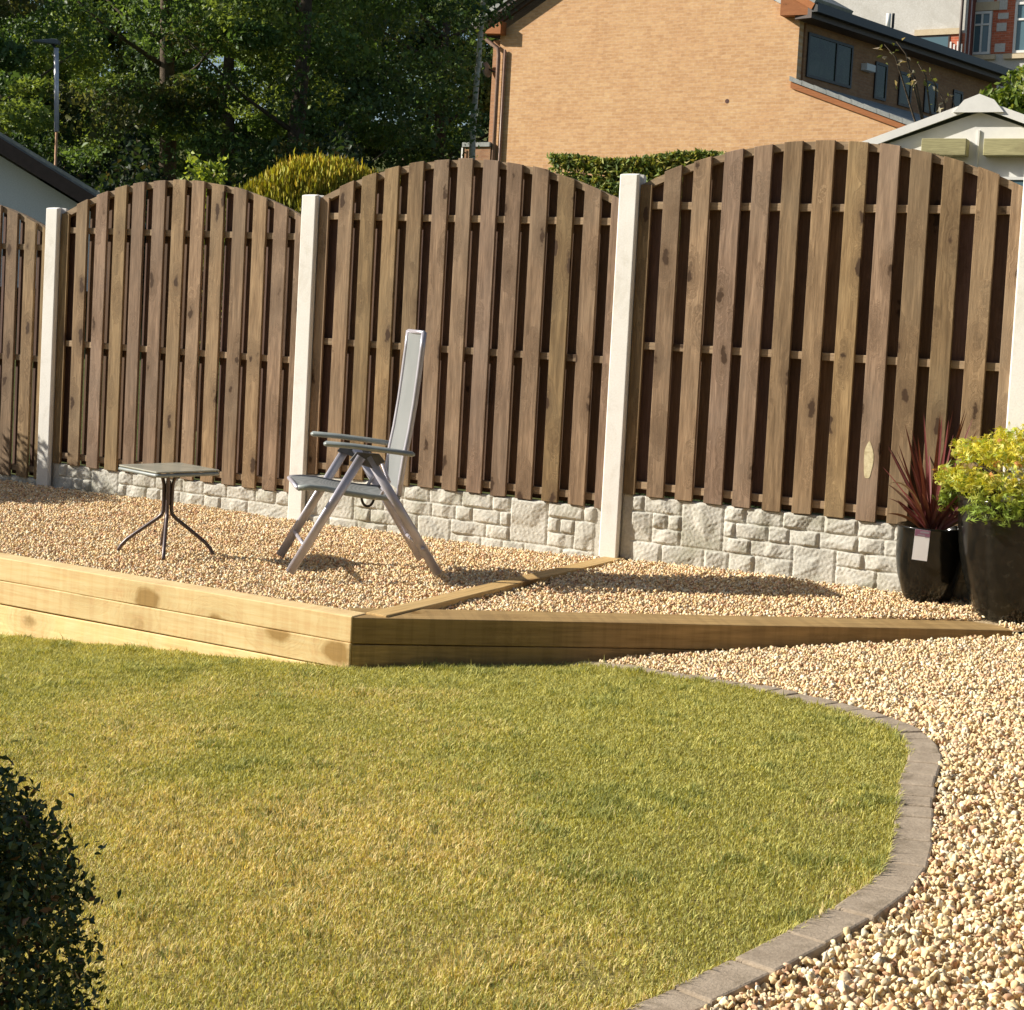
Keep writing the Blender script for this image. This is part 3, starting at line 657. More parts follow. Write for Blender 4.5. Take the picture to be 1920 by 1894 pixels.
# ---------------------------------------------------------------- pots and plants
def pot(loc, prof, lab, name='plant_pot'):
    e = tag(empty(name, loc), lab, 'plant pot', 'black glazed planters')
    mb = MB(); top = prof[-1]; outer = prof
    inner = [(top[0]-.006, top[1]+.004), (top[0]-.016, top[1]), (top[0]-.02, top[1]-.05)]
    mb.lathe([(0, prof[0][1])]+outer+inner, n=64); mb.build('pot_body', M['pot'], e, smooth=True)
    mb = MB(); mb.lathe([(top[0]-.018, top[1]-.04), (top[0]*.5, top[1]-.032), (0, top[1]-.03)], n=32); mb.build('compost', M['compost'], e, smooth=True)
    return e
pot((1.872, 7.0, -.012), [(.078, 0), (.088, .012), (.112, .07), (.133, .14), (.1435, .21), (.1455, .27), (.143, .32), (.145, .35), (.148, .358)], 'small black glazed pot holding the red spiky plant')
pot((2.185, 6.715, .0), [(.16, 0), (.175, .015), (.205, .09), (.235, .18), (.256, .28), (.268, .38), (.272, .46), (.276, .50), (.28, .515)], 'large black glazed pot at the right edge holding the yellow maple')

# hang tag on the small pot rim
e = tag(empty('plant_tag', (1.797, 6.858, .315), math.radians(-14)), 'white card plant tag with purple top hanging on the small black pot', 'plant tag')
mb = MB(); tilt = Matrix.Rotation(math.radians(3), 4, 'Y') @ Matrix.Rotation(math.radians(-4), 4, 'X')
mb.box(-.032, .032, -.001, .0, -.102, .030, tilt); mb.build('card', M['paper'], e)
mb = MB(); mb.box(-.0315, .0315, -.0016, -.0011, .001, .0295, tilt); mb.build('printed_header', M['purple'], e)
mb = MB()
for x0, x1, z0, z1 in ((-.01, .028, .016, .024), (-.02, .012, .004, .010), (.012, .03, -.001, .003)): mb.box(x0, x1, -.0021, -.0017, z0, z1, tilt)
mb.build('print', M['printgrey'], e)

def strap_leaves(name, base, leaves, mat, parent, wbase=.010):
    V = []; F = []; C = []; o = 0
    for (tip, bend, cc) in leaves:
        b = np.array(base)+np.append(rng.normal(0, .010, 2), 0); tip = np.array(tip); n = 9
        mid = (b+tip)/2+np.array([0, 0, bend]); ts = np.linspace(0, 1, n); p = ((1-ts)**2)[:, None]*b+(2*ts*(1-ts))[:, None]*mid+(ts**2)[:, None]*tip
        d = tip-b; sd_ = np.cross(d, rng.normal(size=3)*.5+np.array([0, -1, .3])); sd_ /= np.linalg.norm(sd_)
        wdt = wbase*np.sin(np.clip(ts*.80+.2, 0, 1)*PI)**.7; nn = np.cross(d, sd_); nn /= np.linalg.norm(nn)
        q = np.stack([p-sd_*wdt[:, None], p+nn*wdt[:, None]*.35, p+sd_*wdt[:, None]], 1)
        V.append(q.reshape(-1, 3)); C.append(np.tile(np.array(cc)*rng.uniform(.8, 1.2), (n*3, 1)))
        for i in range(n-1):
            for j in range(2): F.append([o+i*3+j, o+i*3+j+1, o+(i+1)*3+j+1, o+(i+1)*3+j])
        o += n*3
    return mesh_np(name, np.vstack(V), np.array(F), np.vstack(C), mat, parent, True)
cord = tag(empty('spiky_plant', (1.872, 7.0, .30)), 'dark red cordyline with thin arching spiky leaves in the small pot', 'plant')
tips = [(-.20, .38), (-.17, .40), (-.115, .475), (.005, .545), (.10, .565), (.175, .49), (.24, .42), (.03, .50), (-.02, .44), (.06, .46), (-.24, .30), (.13, .40), (.20, .32), (.28, .30), (-.07, .36), (-.13, .30), (.0, .36)]
lv = [((x*.95, random.uniform(-.10, .06), z), .02, (.17, .045, .045)) for x, z in tips]
lv += [((x, random.uniform(-.12, .02), z), b_, c_) for x, z, b_, c_ in ((-.225, .235, .16, (.30, .20, .15)), (-.20, .16, .06, (.22, .09, .07)), (-.22, .10, .06, (.20, .09, .06)), (.22, .14, .08, (.22, .08, .07)), (.16, .22, .05, (.25, .10, .09)), (-.15, .20, .05, (.20, .07, .06)), (.25, .22, .06, (.20, .06, .06)))]
for x_, z_ in ((-.16, .50), (-.09, .545), (-.03, .56), (.04, .57), (.08, .585), (-.12, .45), (.0, .53), (.13, .54)):
    lv.append(((x_, random.uniform(-.16, -.04), z_), .015, (.18, .05, .05)))
for i in range(40):
    a_ = random.uniform(0, 2*PI); r_ = random.uniform(.04, .26); z_ = random.uniform(.12, .50)*(1-.9*r_)
    lv.append(((r_*math.cos(a_), r_*math.sin(a_)*.7, z_), random.uniform(.01, .06), random.choice([(.17, .045, .045), (.12, .035, .035), (.24, .09, .075), (.20, .11, .07)])))
strap_leaves('leaves', (0, 0, 0), lv, foliage('red strap leaf', .4, .15), cord, .0068)

def leaf_mesh(name, pos, size, cols, mat, parent, aspect=.5, up=.3, fold=.15, lobes=False, dirs=None):
    n = len(pos); d = rng.normal(size=(n, 3)) if dirs is None else dirs+rng.normal(0, .25, (n, 3)); d /= np.linalg.norm(d, axis=1)[:, None]
    nr = rng.normal(size=(n, 3))+np.array([0, 0, up*3]); s_ = np.cross(d, nr); s_ /= np.linalg.norm(s_, axis=1)[:, None]; nn = np.cross(s_, d)
    L_ = size[:, None]; b = pos-d*L_*.5; tp = pos+d*L_*.5; m = pos-d*L_*.05
    if not lobes:
        V = np.stack([b, m-s_*L_*aspect*.5+nn*L_*fold, tp, m+s_*L_*aspect*.5+nn*L_*fold], 1); F = np.array([[0, 1, 2], [0, 2, 3]])
    else:
        parts = [b]
        for an, ln in ((-1.25, .55), (-.95, .22), (-.62, .85), (-.33, .25), (0, 1.05), (.33, .25), (.62, .85), (.95, .22), (1.25, .55)):
            parts.append(b+(d*math.cos(an)+s_*math.sin(an)-nn*.25*abs(an))*L_*ln)
        V = np.stack(parts, 1); F = np.array([[0, i, i+1] for i in range(1, 9)])
    k = V.shape[1]; Fa = F[None]+(np.arange(n)*k)[:, None, None]
    return mesh_np(name, V.reshape(-1, 3), Fa.reshape(-1, 3), np.repeat(cols, k, 0), mat, parent)
def palette(n, cs, ps, var=.2):
    cs = np.array(cs); return cs[rng.choice(len(cs), n, p=np.array(ps)/sum(ps))]*rng.uniform(1-var, 1+var, (n, 1))
maple = tag(empty('yellow_maple', (2.185, 6.715, .48)), 'bright yellow green dwarf maple spilling over the large black pot', 'shrub')
n = 6500
u = rng.normal(size=(n, 3)); u /= np.linalg.norm(u, axis=1)[:, None]; u[:, 2] = np.abs(u[:, 2]); rr = rng.uniform(.72, 1.0, n)**.6
lay = .06*np.sin(u[:, 0]*9+2)+.05*np.sin(u[:, 1]*7)
pos = np.stack([u[:, 0]*.45*rr*(1+lay), u[:, 1]*.35*rr, u[:, 2]*.27*rr*(1+lay)+.035-.06*(np.hypot(u[:, 0], u[:, 1]) > .75)+rng.uniform(-.03, .03, n)], -1)
pos = pos[(pos[:, 0] > -.325+.03*np.sin(pos[:, 2]*40)) & (pos[:, 2] < .24+.8*(pos[:, 0]+.325)) & (pos[:, 2] > -.01-.10*(pos[:, 0] > -.3))]; n = len(pos)
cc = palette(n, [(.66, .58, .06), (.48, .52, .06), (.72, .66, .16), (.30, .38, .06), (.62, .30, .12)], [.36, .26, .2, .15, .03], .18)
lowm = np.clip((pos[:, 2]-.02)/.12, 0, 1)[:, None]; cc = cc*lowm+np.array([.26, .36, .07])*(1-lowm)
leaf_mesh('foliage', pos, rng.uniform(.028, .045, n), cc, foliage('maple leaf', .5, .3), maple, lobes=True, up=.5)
mb = MB()
for i in range(7):
    a_ = i*.9; mb.tube([(0, 0, -.03), (.08*math.cos(a_), .08*math.sin(a_), .10), (.28*math.cos(a_), .24*math.sin(a_), .20)], [.012, .007, .003], None, 6)
mb.build('stem', M['bark'], maple, smooth=True)

# ---------------------------------------------------------------- shrubs
def shrub(name, loc, radii, nleaf, size, cs, ps, lab, cat, mat='leaf_dark', group=None, up=.1, aspect=.45, lump=.12, spike=None, zc=0.0, cone=False, stems=5, top=None):
    if top is not None: zc = top-loc[2]-radii[2]
    e = tag(empty(name, loc), lab, cat, group)
    u = rng.normal(size=(nleaf, 3)); u /= np.linalg.norm(u, axis=1)[:, None]; u[:, 2] = np.where(u[:, 2] < -.3, -u[:, 2], u[:, 2])
    ph = rng.uniform(0, 6, 6); lump_ = 1+lump*(np.sin(u[:, 0]*6+ph[0])*np.sin(u[:, 2]*7+ph[1])+.6*np.sin(u[:, 1]*11+ph[2])*np.sin(u[:, 0]*13+ph[3]))
    r = (rng.uniform(.35, 1.0, nleaf)**.4)*lump_+np.where(rng.random(nleaf) < .03, rng.uniform(0, .09, nleaf), 0)
    pos = u*r[:, None]*np.array(radii)+np.array([0, 0, zc])
    pos = pos[pos[:, 2] > 0]; n = len(pos)
    dirs = None
    if spike is not None: dirs = np.tile(np.array(spike, float), (n, 1))+pos*.3
    cols = palette(n, cs, ps)
    if isinstance(lab, str) and 'golden' in lab:
        f = np.clip((pos[:, 2]/pos[:, 2].max()-.78)/.2, 0, 1)[:, None]; cols = cols*(1-f)+palette(n, [(.52, .44, .04), (.42, .42, .04), (.58, .40, .05)], [.4, .4, .2])*f
    leaf_mesh('foliage', pos, rng.uniform(.7, 1.3, n)*size, cols, M[mat], e, aspect, up, .15, dirs=dirs)
    mb = MB()
    for i in range(stems):
        a_ = random.uniform(0, 2*PI); mb.tube([(0, 0, 0), (radii[0]*.2*math.cos(a_), radii[1]*.2*math.sin(a_), zc*.5+radii[2]*.3), (radii[0]*.55*math.cos(a_), radii[1]*.55*math.sin(a_), zc+radii[2]*.6)], [.03*radii[2]+.006, .015*radii[2]+.004, .002], None, 6)
    mb.build('stem', M['bark'], e, smooth=True)
    return e
DG = [(.022, .04, .012), (.012, .022, .008), (.05, .06, .02), (.06, .035, .015), (.03, .055, .02)]
DGB = [(.09, .14, .05), (.05, .085, .035), (.16, .19, .07), (.17, .10, .05), (.10, .17, .07)]
shrub('dark_bush', (-1.24, 2.3, float(zg(-1.24, 2.3))), (.70, .34, .66), 95000, .0155, DGB, [.35, .3, .15, .08, .12], 'dark leafy bush in the lower left corner of the lawn', 'bush', zc=.16, aspect=.5, lump=.05, stems=14)
shrub('garden_shrub', (-4.6, 9.45, 0), (.7, .72, .68), 12000, .05, DG, [.3, .3, .2, .1, .1], 'dark rounded shrub beyond the left end of the terrace', 'bush', zc=.43)
def gz(x, y): return float(far_z(np.array(x), np.array(y)))
shrub('golden_hedge', (-1.44, 12.0, gz(-1.33, 12)), (.93, .5, .80), 42000, .06, [(.15, .19, .03), (.09, .13, .025), (.24, .25, .035)], [.4, .35, .25], 'golden topped conifer hedge rising behind the fence near the chair', 'hedge', 'leaf_gold', up=0, aspect=.16, lump=.05, spike=(0, 0, 1.6), top=2.27)
# clipped green hedge behind the middle post
e = tag(empty('clipped_hedge', (1.05, 11.0, gz(.9, 11)), -TH), 'clipped green hedge seen above the dip in front of the buff brick house', 'hedge')
n = 34000; hx = rng.uniform(-.78, 1.0, n); hy = rng.uniform(-.45, .45, n); base = gz(.9, 11)
topz = 2.28-base-.015*hx+.03*np.sin(hx*5)-.10*np.clip(-hx-.55, 0, 1); face = rng.random(n)
hz_ = np.where(face < .4, topz-rng.uniform(0, .06, n), topz-rng.uniform(0, 1, n)**1.3*1.7); hy = np.where(face < .4, hy, -.45+rng.uniform(0, .12, n))
leaf_mesh('foliage', np.stack([hx, hy, hz_], -1), rng.uniform(.03, .06, n), palette(n, [(.20, .27, .07), (.34, .35, .08), (.12, .18, .05), (.40, .34, .10)], [.4, .3, .2, .1]), M['leaf_gold'], e, .4, -.1)
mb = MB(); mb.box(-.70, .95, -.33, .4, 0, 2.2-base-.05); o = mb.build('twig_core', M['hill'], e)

# ---------------------------------------------------------------- trees of the wood
def tree_meshes(seed, H, R, n, leafs, cs, ps, open_=False):
    global rng
    keep = rng; rng = np.random.default_rng(seed); random.seed(seed)
    nc = 70; u = rng.normal(size=(nc, 3)); u /= np.linalg.norm(u, axis=1)[:, None]; r = rng.uniform(.25, 1, nc)**.5
    cc = u*r[:, None]*np.array([R, R, H*.46])+np.array([0, 0, H*.52]); cr = rng.uniform(.35, .95, nc)*R/3.2
    k = rng.integers(0, nc, n); off = rng.normal(size=(n, 3)); off /= np.linalg.norm(off, axis=1)[:, None]
    pos = cc[k]+off*(cr[k]*rng.uniform(.35, 1.0, n)**.5)[:, None]*np.array([1.15, 1.15, .62]); pos = pos[pos[:, 2] > .1]; m = len(pos)
    cb = palette(nc, cs, ps, .1)[k[:m]]*rng.uniform(.65, 1.35, (m, 1))
    size = np.where(rng.random(m) < .12, leafs*1.8, leafs)*rng.uniform(.7, 1.3, m)
    crown = leaf_mesh('crown', pos, size, cb, M['leaf'], None, .6, .2, .18)
    tb = MB(); tr = .035*R+.06
    pth = [(0, 0, -.5), (.1, 0, H*.2), (.0, .15, H*.45), (.1, .1, H*.85)]; tb.tube(pth, [tr*1.3, tr, tr*.7, tr*.2], None, 10)
    for i in range(9):
        h0 = H*random.uniform(.12, .7); a_ = random.uniform(0, 2*PI); l_ = R*random.uniform(.5, .95)
        tb.tube([(.05, .05, h0), (l_*.45*math.cos(a_), l_*.45*math.sin(a_), h0+.25*l_), (l_*math.cos(a_), l_*math.sin(a_), h0+.7*l_)], [tr*.34, tr*.16, tr*.04], None, 7)
    trunk = tb.build('trunk', M['bark'], None, smooth=True)
    rng = keep
    return crown, trunk
TG = [(.085, .15, .045), (.125, .20, .055), (.055, .105, .04), (.20, .27, .065), (.12, .13, .045)]
va = tree_meshes(11, 11, 3.6, 44000, .10, TG, [.3, .25, .2, .12, .13]); vb = tree_meshes(12, 12, 3.4, 44000, .095, TG, [.2, .3, .15, .25, .1]); vc = tree_meshes(13, 10, 3.8, 44000, .12, [(.065, .12, .05), (.09, .145, .055), (.13, .18, .06)], [.4, .4, .2])
va_d, vb_d, vc_d = [(c.data, t_.data) for c, t_ in (va, vb, vc)]
for c, t_ in (va, vb, vc): bpy.data.objects.remove(c); bpy.data.objects.remove(t_)
spots = [(-9.9, 27, .9, va_d, 'tree whose crown stands behind the lamp post'), (-7.0, 31.5, .95, vb_d, 'tree with sky showing through its top, right of the lamp post'),
         (-4.15, 29.5, .9, va_d, 'bright leaved tree left of the brick house roof'), (-2.6, 46, 1.15, vc_d, 'deep green tree directly beside the brick house'),
         (-14.0, 43, 1.0, vb_d, 'tree above the white bungalow gable'), (-8.6, 47, 1.25, vc_d, 'shaded tree filling the gap behind the two left crowns'),
         (-5.6, 52, 1.35, vb_d, 'tall tree at the back of the wood, centre of the tree mass'), (-.9, 56, 1.4, va_d, 'tall tree behind the house eaves'),
         (-14.5, 49, 1.2, va_d, 'tree at the far left of the wood')]
for i, (x, y, s_, dt, lab) in enumerate(spots):
    e = tag(empty('broadleaf_tree', (x, y, gz(x, y)-.2), i*1.7), lab, 'tree', 'trees of the wood behind the fence'); e.scale = (s_, s_, s_)
    for nm, d_ in (('crown', dt[0]), ('trunk', dt[1])):
        o = bpy.data.objects.new(nm, d_); col.objects.link(o); o.parent = e
# slender birch beside the house
e = tag(empty('birch_tree', (-.98, 31, gz(-.98, 31))), 'thin pale stemmed birch just left of the house corner', 'tree')
mb = MB(); mb.tube([(0, 0, 0), (-.06, 0, 2.5), (.02, 0, 5), (.05, 0, 8)], [.07, .06, .045, .02], None, 8); mb.build('trunk', M['birch'], e, smooth=True)
n = 1600; u = rng.normal(size=(n, 3)); pos = np.array([-.35, 0, 4.6])+np.clip(u, -2, 1.2)*np.array([.35, .5, 1.5])
leaf_mesh('crown', pos, rng.uniform(.06, .11, n), palette(n, TG, [.2, .3, .1, .35, .05]), M['leaf'], e, .6, .2)
shrub('sapling', (-3.15, 16, gz(-3.15, 16)), (.26, .2, .55), 600, .075, [(.30, .38, .05), (.18, .26, .04), (.40, .46, .10)], [.4, .3, .3], 'light green sapling catching the sun above the left panel', 'sapling', 'leaf', top=2.56, lump=.35, aspect=.5)
# dry twiggy bush
e = tag(empty('twiggy_bush', (-2.72, 16.2, gz(-2.7, 16.2))), 'dry brown twiggy bush beside the light green sapling', 'bush')
mb = MB()
for i in range(90):
    a_ = random.uniform(0, 2*PI); l_ = random.uniform(.15, .5); h_ = random.uniform(1.0, 2.35)
    mb.tube([(0, 0, .2), (l_*.5*math.cos(a_), l_*.4*math.sin(a_), h_*.6), (l_*math.cos(a_), l_*.7*math.sin(a_), h_)], [.014, .009, .004], None, 5)
mb.build('twigs', mottled('dry twigs', (.26, .20, .12), (.38, .30, .18), 9), e)
n = 1800; u = rng.normal(size=(n, 3)); leaf_mesh('foliage', np.array([0, 0, 1.55])+u*np.array([.3, .3, .4]), rng.uniform(.04, .08, n), palette(n, [(.12, .13, .05), (.22, .18, .09), (.07, .09, .03)], [.4, .3, .3]), M['leaf'], e, .5, .2)
# undergrowth: one leafy mass below the crowns
n = 60000; x = rng.uniform(-13, -.2, n); y = 22+rng.uniform(0, 6, n); hz2 = (1.5+.55*np.sin(x*1.7)+.4*np.sin(x*4.1+1)+.3*np.sin(y*2.3))*rng.uniform(0, 1, n)**.5
x = x*(y/25); zb_ = far_z(x, y)
leaf_ob = leaf_mesh('undergrowth', np.stack([x, y, zb_+np.maximum(hz2, 0.05)], -1), rng.uniform(.08, .16, n), palette(n, [(.02, .04, .014), (.035, .06, .02), (.06, .085, .022), (.012, .024, .01), (.06, .05, .02)], [.3, .25, .12, .23, .1], .3), M['leaf'], None, .6, .2)
tag(leaf_ob, 'dark tangled undergrowth at the foot of the trees', 'undergrowth', kind='stuff')

# ---------------------------------------------------------------- buff brick house
gA = math.atan2(-.529, .848); sA = math.atan2(.745, .667)
HB = 1.2; RL = Vector((5.759, 34.943, 0)); gv = Vector((math.cos(gA), math.sin(gA), 0)); svd = Vector((math.cos(sA), math.sin(sA), 0))
house = tag(empty('brick_house', (RL.x, RL.y, HB)), 'buff brick gable ended house with brown bargeboards above the fence', 'house')
def place(o, ang, off=(0, 0, 0)): o.rotation_euler = (0, 0, ang); o.location = off; return o
def H_(z): return z-HB
W_ = 7.68; EV = 7.93; pk = math.tan(math.radians(29.3)); apex = EV+.0+W_/2*pk+.05
# gable wall; local x along gable, y away from camera
mb = MB(); mb.prism([(-W_, H_(.5)), (3.4, H_(.5)), (3.4, H_(5.25)), (0, H_(6.46)), (0, H_(EV+.05)), (-W_/2, H_(apex)), (-W_, H_(EV+.05))], 0, .25)
place(mb.build('gable_wall', M['brick'], house), gA)
mb = MB(); mb.box(.26, 9.6, 0, .25, H_(.5), H_(7.86)); place(mb.build('side_wall', M['brick_shade'], house), sA)
mb = MB(); mb.box(.26, 9.6, 0, .25, H_(.5), H_(7.86)); place(mb.build('side_wall', M['brick_shade'], house), sA, gv*(-W_+.05)-Vector((0, 0, 0))+Vector((-.2, .16, 0)))
# main roof: two slabs following the rafters
def roof_slab(u0, z0, u1, z1, ya, yb, th, name, mat):
    dx, dz = u1-u0, z1-z0; l = math.hypot(dx, dz); nx, nz_ = -dz/l*th, dx/l*th
    if nz_ < 0: nx, nz_ = -nx, -nz_
    c = [gv*u+Vector((0, 0, H_(z)))+svd*y for y in (ya, yb) for u, z in ((u0, z0), (u1, z1), (u1+nx, z1+nz_), (u0+nx, z0+nz_))]
    mb = MB(); mb.add(c, [(0, 1, 2, 3), (7, 6, 5, 4), (0, 4, 5, 1), (1, 5, 6, 2), (2, 6, 7, 3), (3, 7, 4, 0)]); o = mb.build(name, mat, house)
    bm = bmesh.new(); bm.from_mesh(o.data); bmesh.ops.recalc_face_normals(bm, faces=bm.faces[:]); bm.to_mesh(o.data); bm.free(); return o
AP = 8.12+(W_/2+.55)*pk
roof_slab(-W_-.55, 8.12, -W_/2, AP, -.34, 1.2, .10, 'roof', M['tile']); roof_slab(.50, 8.16, -W_/2, AP, -.34, 1.2, .10, 'roof', M['tile']); roof_slab(.50, 8.12, -W_/2, 9.0, 1.21, 9.9, .06, 'rear_roof', M['tile'])
roof_slab(-W_-.50, 8.02, -W_/2, AP-.12, -.30, -.26, .12, 'bargeboard', M['fascia']); roof_slab(.42, 8.03, -W_/2, AP-.12, -.30, -.26, .14, 'bargeboard', M['barge'])
roof_slab(-W_-.30, 7.98, -W_/2, AP-.22, -.12, -.03, .10, 'bargeboard', M['fascia'])
# boxed eaves at both gable corners
mb = MB(); mb.prism([(-W_-.33, H_(7.93)), (-W_+.16, H_(7.90)), (-W_+.16, H_(8.20)), (-W_-.20, H_(8.02))], -.26, .0); place(mb.build('eaves_box', M['barge'], house), gA)
mb = MB(); mb.prism([(-.36, H_(7.95)), (.30, H_(7.93)), (.34, H_(8.10)), (-.36, H_(8.40))], -.25, .0); place(mb.build('eaves_box', M['barge'], house), gA)
mb = MB(); mb.box(-.2, 9.9, -.55, -.41, H_(7.98), H_(8.17)); place(mb.build('gutter', M['dark'], house), sA)
mb = MB(); mb.box(-.2, 9.9, -.409, -.001, H_(7.86), H_(8.10)); place(mb.build('fascia', M['fascia'], house), sA)
mb = MB(); mb.tube([gv*(-W_-.60)+svd*-.3+Vector((0, 0, H_(8.02))), gv*(-W_-.60)+svd*9.5+Vector((0, 0, H_(8.02)))], .06, .06, 8); mb.build('gutter', M['dark'], house)
mb = MB(); q = lambda u, y, z: gv*u+svd*y+Vector((0, 0, H_(z)))
mb.tube([q(-W_-.55, -.12, 7.98), q(-W_-.30, -.12, 7.80), q(-W_+.03, -.10, 7.58), q(-W_+.05, -.09, 7.4), q(-W_+.05, -.09, 1.5)], .05, .05, 10); mb.build('downpipe', M['pipe'], house, smooth=True)
mb = MB(); mb.tube([q(-W_+.20, -.06, 7.55), q(-W_+.20, -.06, 1.5)], .028, .028, 8); mb.build('downpipe', M['pipe'], house, smooth=True)
mb = MB(); mb.lathe([(.05, 0), (.0, .001)], n=12); o = mb.build('air_vent', M['terracotta'], house); o.data.transform(Matrix.Rotation(PI/2, 4, 'X')); place(o, gA, gv*-1.6-svd*.004+Vector((0, 0, H_(6.18))))
# lean-to on the right side
def lean(u, z): return q(u, 0, z)
mb = MB(); mb.prism([(-.10, H_(6.42)), (3.5, H_(5.10)), (3.5, H_(5.22)), (-.10, H_(6.555))], -.05, -.001); place(mb.build('lean_to_bargeboard', M['barge'], house), gA)
mb = MB()
for i in range(13):
    u0 = -.12+i*.285; z0 = 6.60-(u0+.12)*.372; mb.prism([(u0, H_(z0-.03)), (u0+.30, H_(z0-.03-.30*.372)), (u0+.30, H_(z0+.06-.30*.372)), (u0, H_(z0+.075))], -.09, -.002, rnd=random.random())
place(mb.build('verge_tiles', M['tile'], house), gA)
roof_slab(0.0, 6.54, 3.6, 5.20, .0, 8.5, .04, 'lean_to_roof', M['tile'])
mb = MB(); mb.box(3.3, 3.45, .25, 8.3, H_(.5), H_(5.15)); place(mb.build('lean_to_wall', M['brick_shade'], house), gA)
def window(parent, ang, org, u0, u1, z0, z1, mull=(), trans=(), fm='dark', gm='glass', depth=.03, fw_=.06, base=HB, y0=-.012):
    f = MB(); zz0, zz1 = z0-base, z1-base
    for a_, b_, c_, d_ in ((u0, u1, zz0, zz0+fw_), (u0, u1, zz1-fw_, zz1), (u0, u0+fw_, zz0+fw_, zz1-fw_), (u1-fw_, u1, zz0+fw_, zz1-fw_)): f.box(a_, b_, y0-depth, y0, c_, d_)
    for m_ in mull: f.box(m_-fw_*.4, m_+fw_*.4, y0-depth, y0, zz0+fw_, zz1-fw_)
    for t_ in trans: f.box(u0+fw_, u1-fw_, y0-depth+.002, y0-.002, t_-base-fw_*.4, t_-base+fw_*.4)
    fo = f.build('window', M[fm], parent); place(fo, ang, org)
    p_ = MB(); p_.box(u0+fw_*.5, u1-fw_*.5, y0-.010, y0-.004, zz0+fw_*.5, zz1-fw_*.5); p_.build('pane', M[gm], fo); return fo
for (u0, u1, z0, z1, ml) in ((.35, 2.25, 6.72, 7.68, (1.55,)), (3.30, 3.85, 6.65, 7.50, ()), (4.45, 5.05, 6.65, 7.45, ()), (5.72, 6.35, 6.65, 7.42, ()), (7.2, 7.7, 6.65, 7.40, ())):
    window(house, sA, (0, 0, 0), u0, u1, z0, z1, ml)
mb = MB(); mb.box(2.68, 3.08, -.16, -.002, H_(7.20), H_(7.36)); place(mb.build('extractor_vent', M['wall_white'], house, bevel=.01), sA)
# low annexe at the left corner
porch = tag(empty('porch', (RL.x, RL.y, HB)), 'low flat roofed brick porch at the left foot of the brick house', 'porch')
mb = MB(); mb.box(-8.45, -7.70, -.15, 1.5, H_(.5), H_(5.22)); place(mb.build('porch_wall', M['brick_shade'], porch), gA)
mb = MB(); mb.box(-8.50, -7.705, -.2, 1.6, H_(5.225), H_(5.33)); place(mb.build('porch_roof', M['tile'], porch), gA)
mb = MB(); mb.box(-8.50, -8.46, -.22, -.205, H_(4.5), H_(5.20)); place(mb.build('corner_post', M['white'], porch), gA)
# satellite dish on the left wall
dish = tag(empty('satellite_dish', (RL.x, RL.y, HB)), 'small dark satellite dish left of the house corner', 'satellite dish')
mb = MB(); mb.lathe([(0.0, .05), (.10, .035), (.18, .005), (.22, -.03), (.215, -.035), (.17, .0), (0, .04)], n=24); o = mb.build('dish', plain('dark dish', (.10, .11, .12), .4), dish, smooth=True)
o.rotation_euler = (math.radians(75), 0, math.radians(60)); o.location = q(-W_-.42, .1, 7.15)
mb = MB(); mb.tube([q(-W_-.40, .1, 7.15), q(-W_-.1, .2, 7.0)], .02, .02, 6); mb.build('bracket', M['dark'], dish)

# ---------------------------------------------------------------- grey rendered terrace house, upper right
R2 = Vector((13.494, 50, 0)); B2 = 5.0
terr = tag(empty('rendered_house', (R2.x, R2.y, B2)), 'grey rendered old house with red brick window surrounds, top right', 'house')
gv2, s2 = gv, svd
def K(z): return z-B2
mb = MB(); mb.box(.02, 6, 0, .4, 0, K(15)); place(mb.build('wall', M['render'], terr), gA)
mb = MB(); mb.box(-6.2, .14, -.75, 5, 0, K(15)); place(mb.build('wall', M['render'], terr), gA)
mb = MB(); mb.box(.1405, .16, -.735, -.005, 0, K(14.9)); place(mb.build('return_wall', plain('dark red return wall', (.16, .05, .04), .8), terr), gA)
mb = MB(); mb.tube([gv*.23-svd*.50+Vector((0, 0, 1)), gv*.23-svd*.50+Vector((0, 0, K(14.5)))], .045, .045, 8); mb.build('downpipe', plain('pale lilac downpipe', (.45, .38, .42), .4), terr, smooth=True)
mb = MB(); mb.tube([gv*.13-svd*.86+Vector((0, 0, 1)), gv*.13-svd*.86+Vector((0, 0, K(14.5)))], .045, .045, 8); mb.build('downpipe', M['fascia'], terr, smooth=True)
# right window bay
mb = MB(); mb.box(.70, 1.36, -.03, -.002, K(9.98), K(11.85)); place(mb.build('brick_surround', M['redbrick'], terr), gA)
for a_, b_, c_, d_ in ((.80, 1.12, 11.30, 11.60), (.86, 1.18, 11.02, 11.20), (.84, 1.14, 10.65, 10.90), (.82, 1.14, 10.02, 10.28)):
    mb = MB(); mb.box(a_, b_, -.05, -.031, K(c_), K(d_)); place(mb.build('quoin', M['render'], terr), gA)
mb = MB(); mb.box(.03, .88, -.07, -.003, K(11.30), K(11.56)); place(mb.build('lintel', M['sandstone'], terr), gA)
mb = MB(); mb.box(-.06, .86, -.12, -.003, K(9.80), K(9.94)); place(mb.build('sill', M['sandstone'], terr), gA)
mb = MB(); mb.box(1.12, 2.6, -.12, -.003, K(9.80), K(9.94)); place(mb.build('sill', M['sandstone'], terr), gA)
window(terr, gA, (0, 0, 0), .09, .68, 9.97, 11.28, (.385,), (10.88,), 'white', 'glass_teal', .05, .075, B2)
window(terr, gA, (0, 0, 0), 1.37, 2.2, 9.97, 11.5, (1.8,), (10.98,), 'white', 'glass_teal', .05, .075, B2)
o_l = -svd*.0
mb = MB(); mb.box(-1.85, .10, -.80, -.752, K(9.2), K(10.50)); place(mb.build('brick_surround', M['redbrick'], terr), gA)
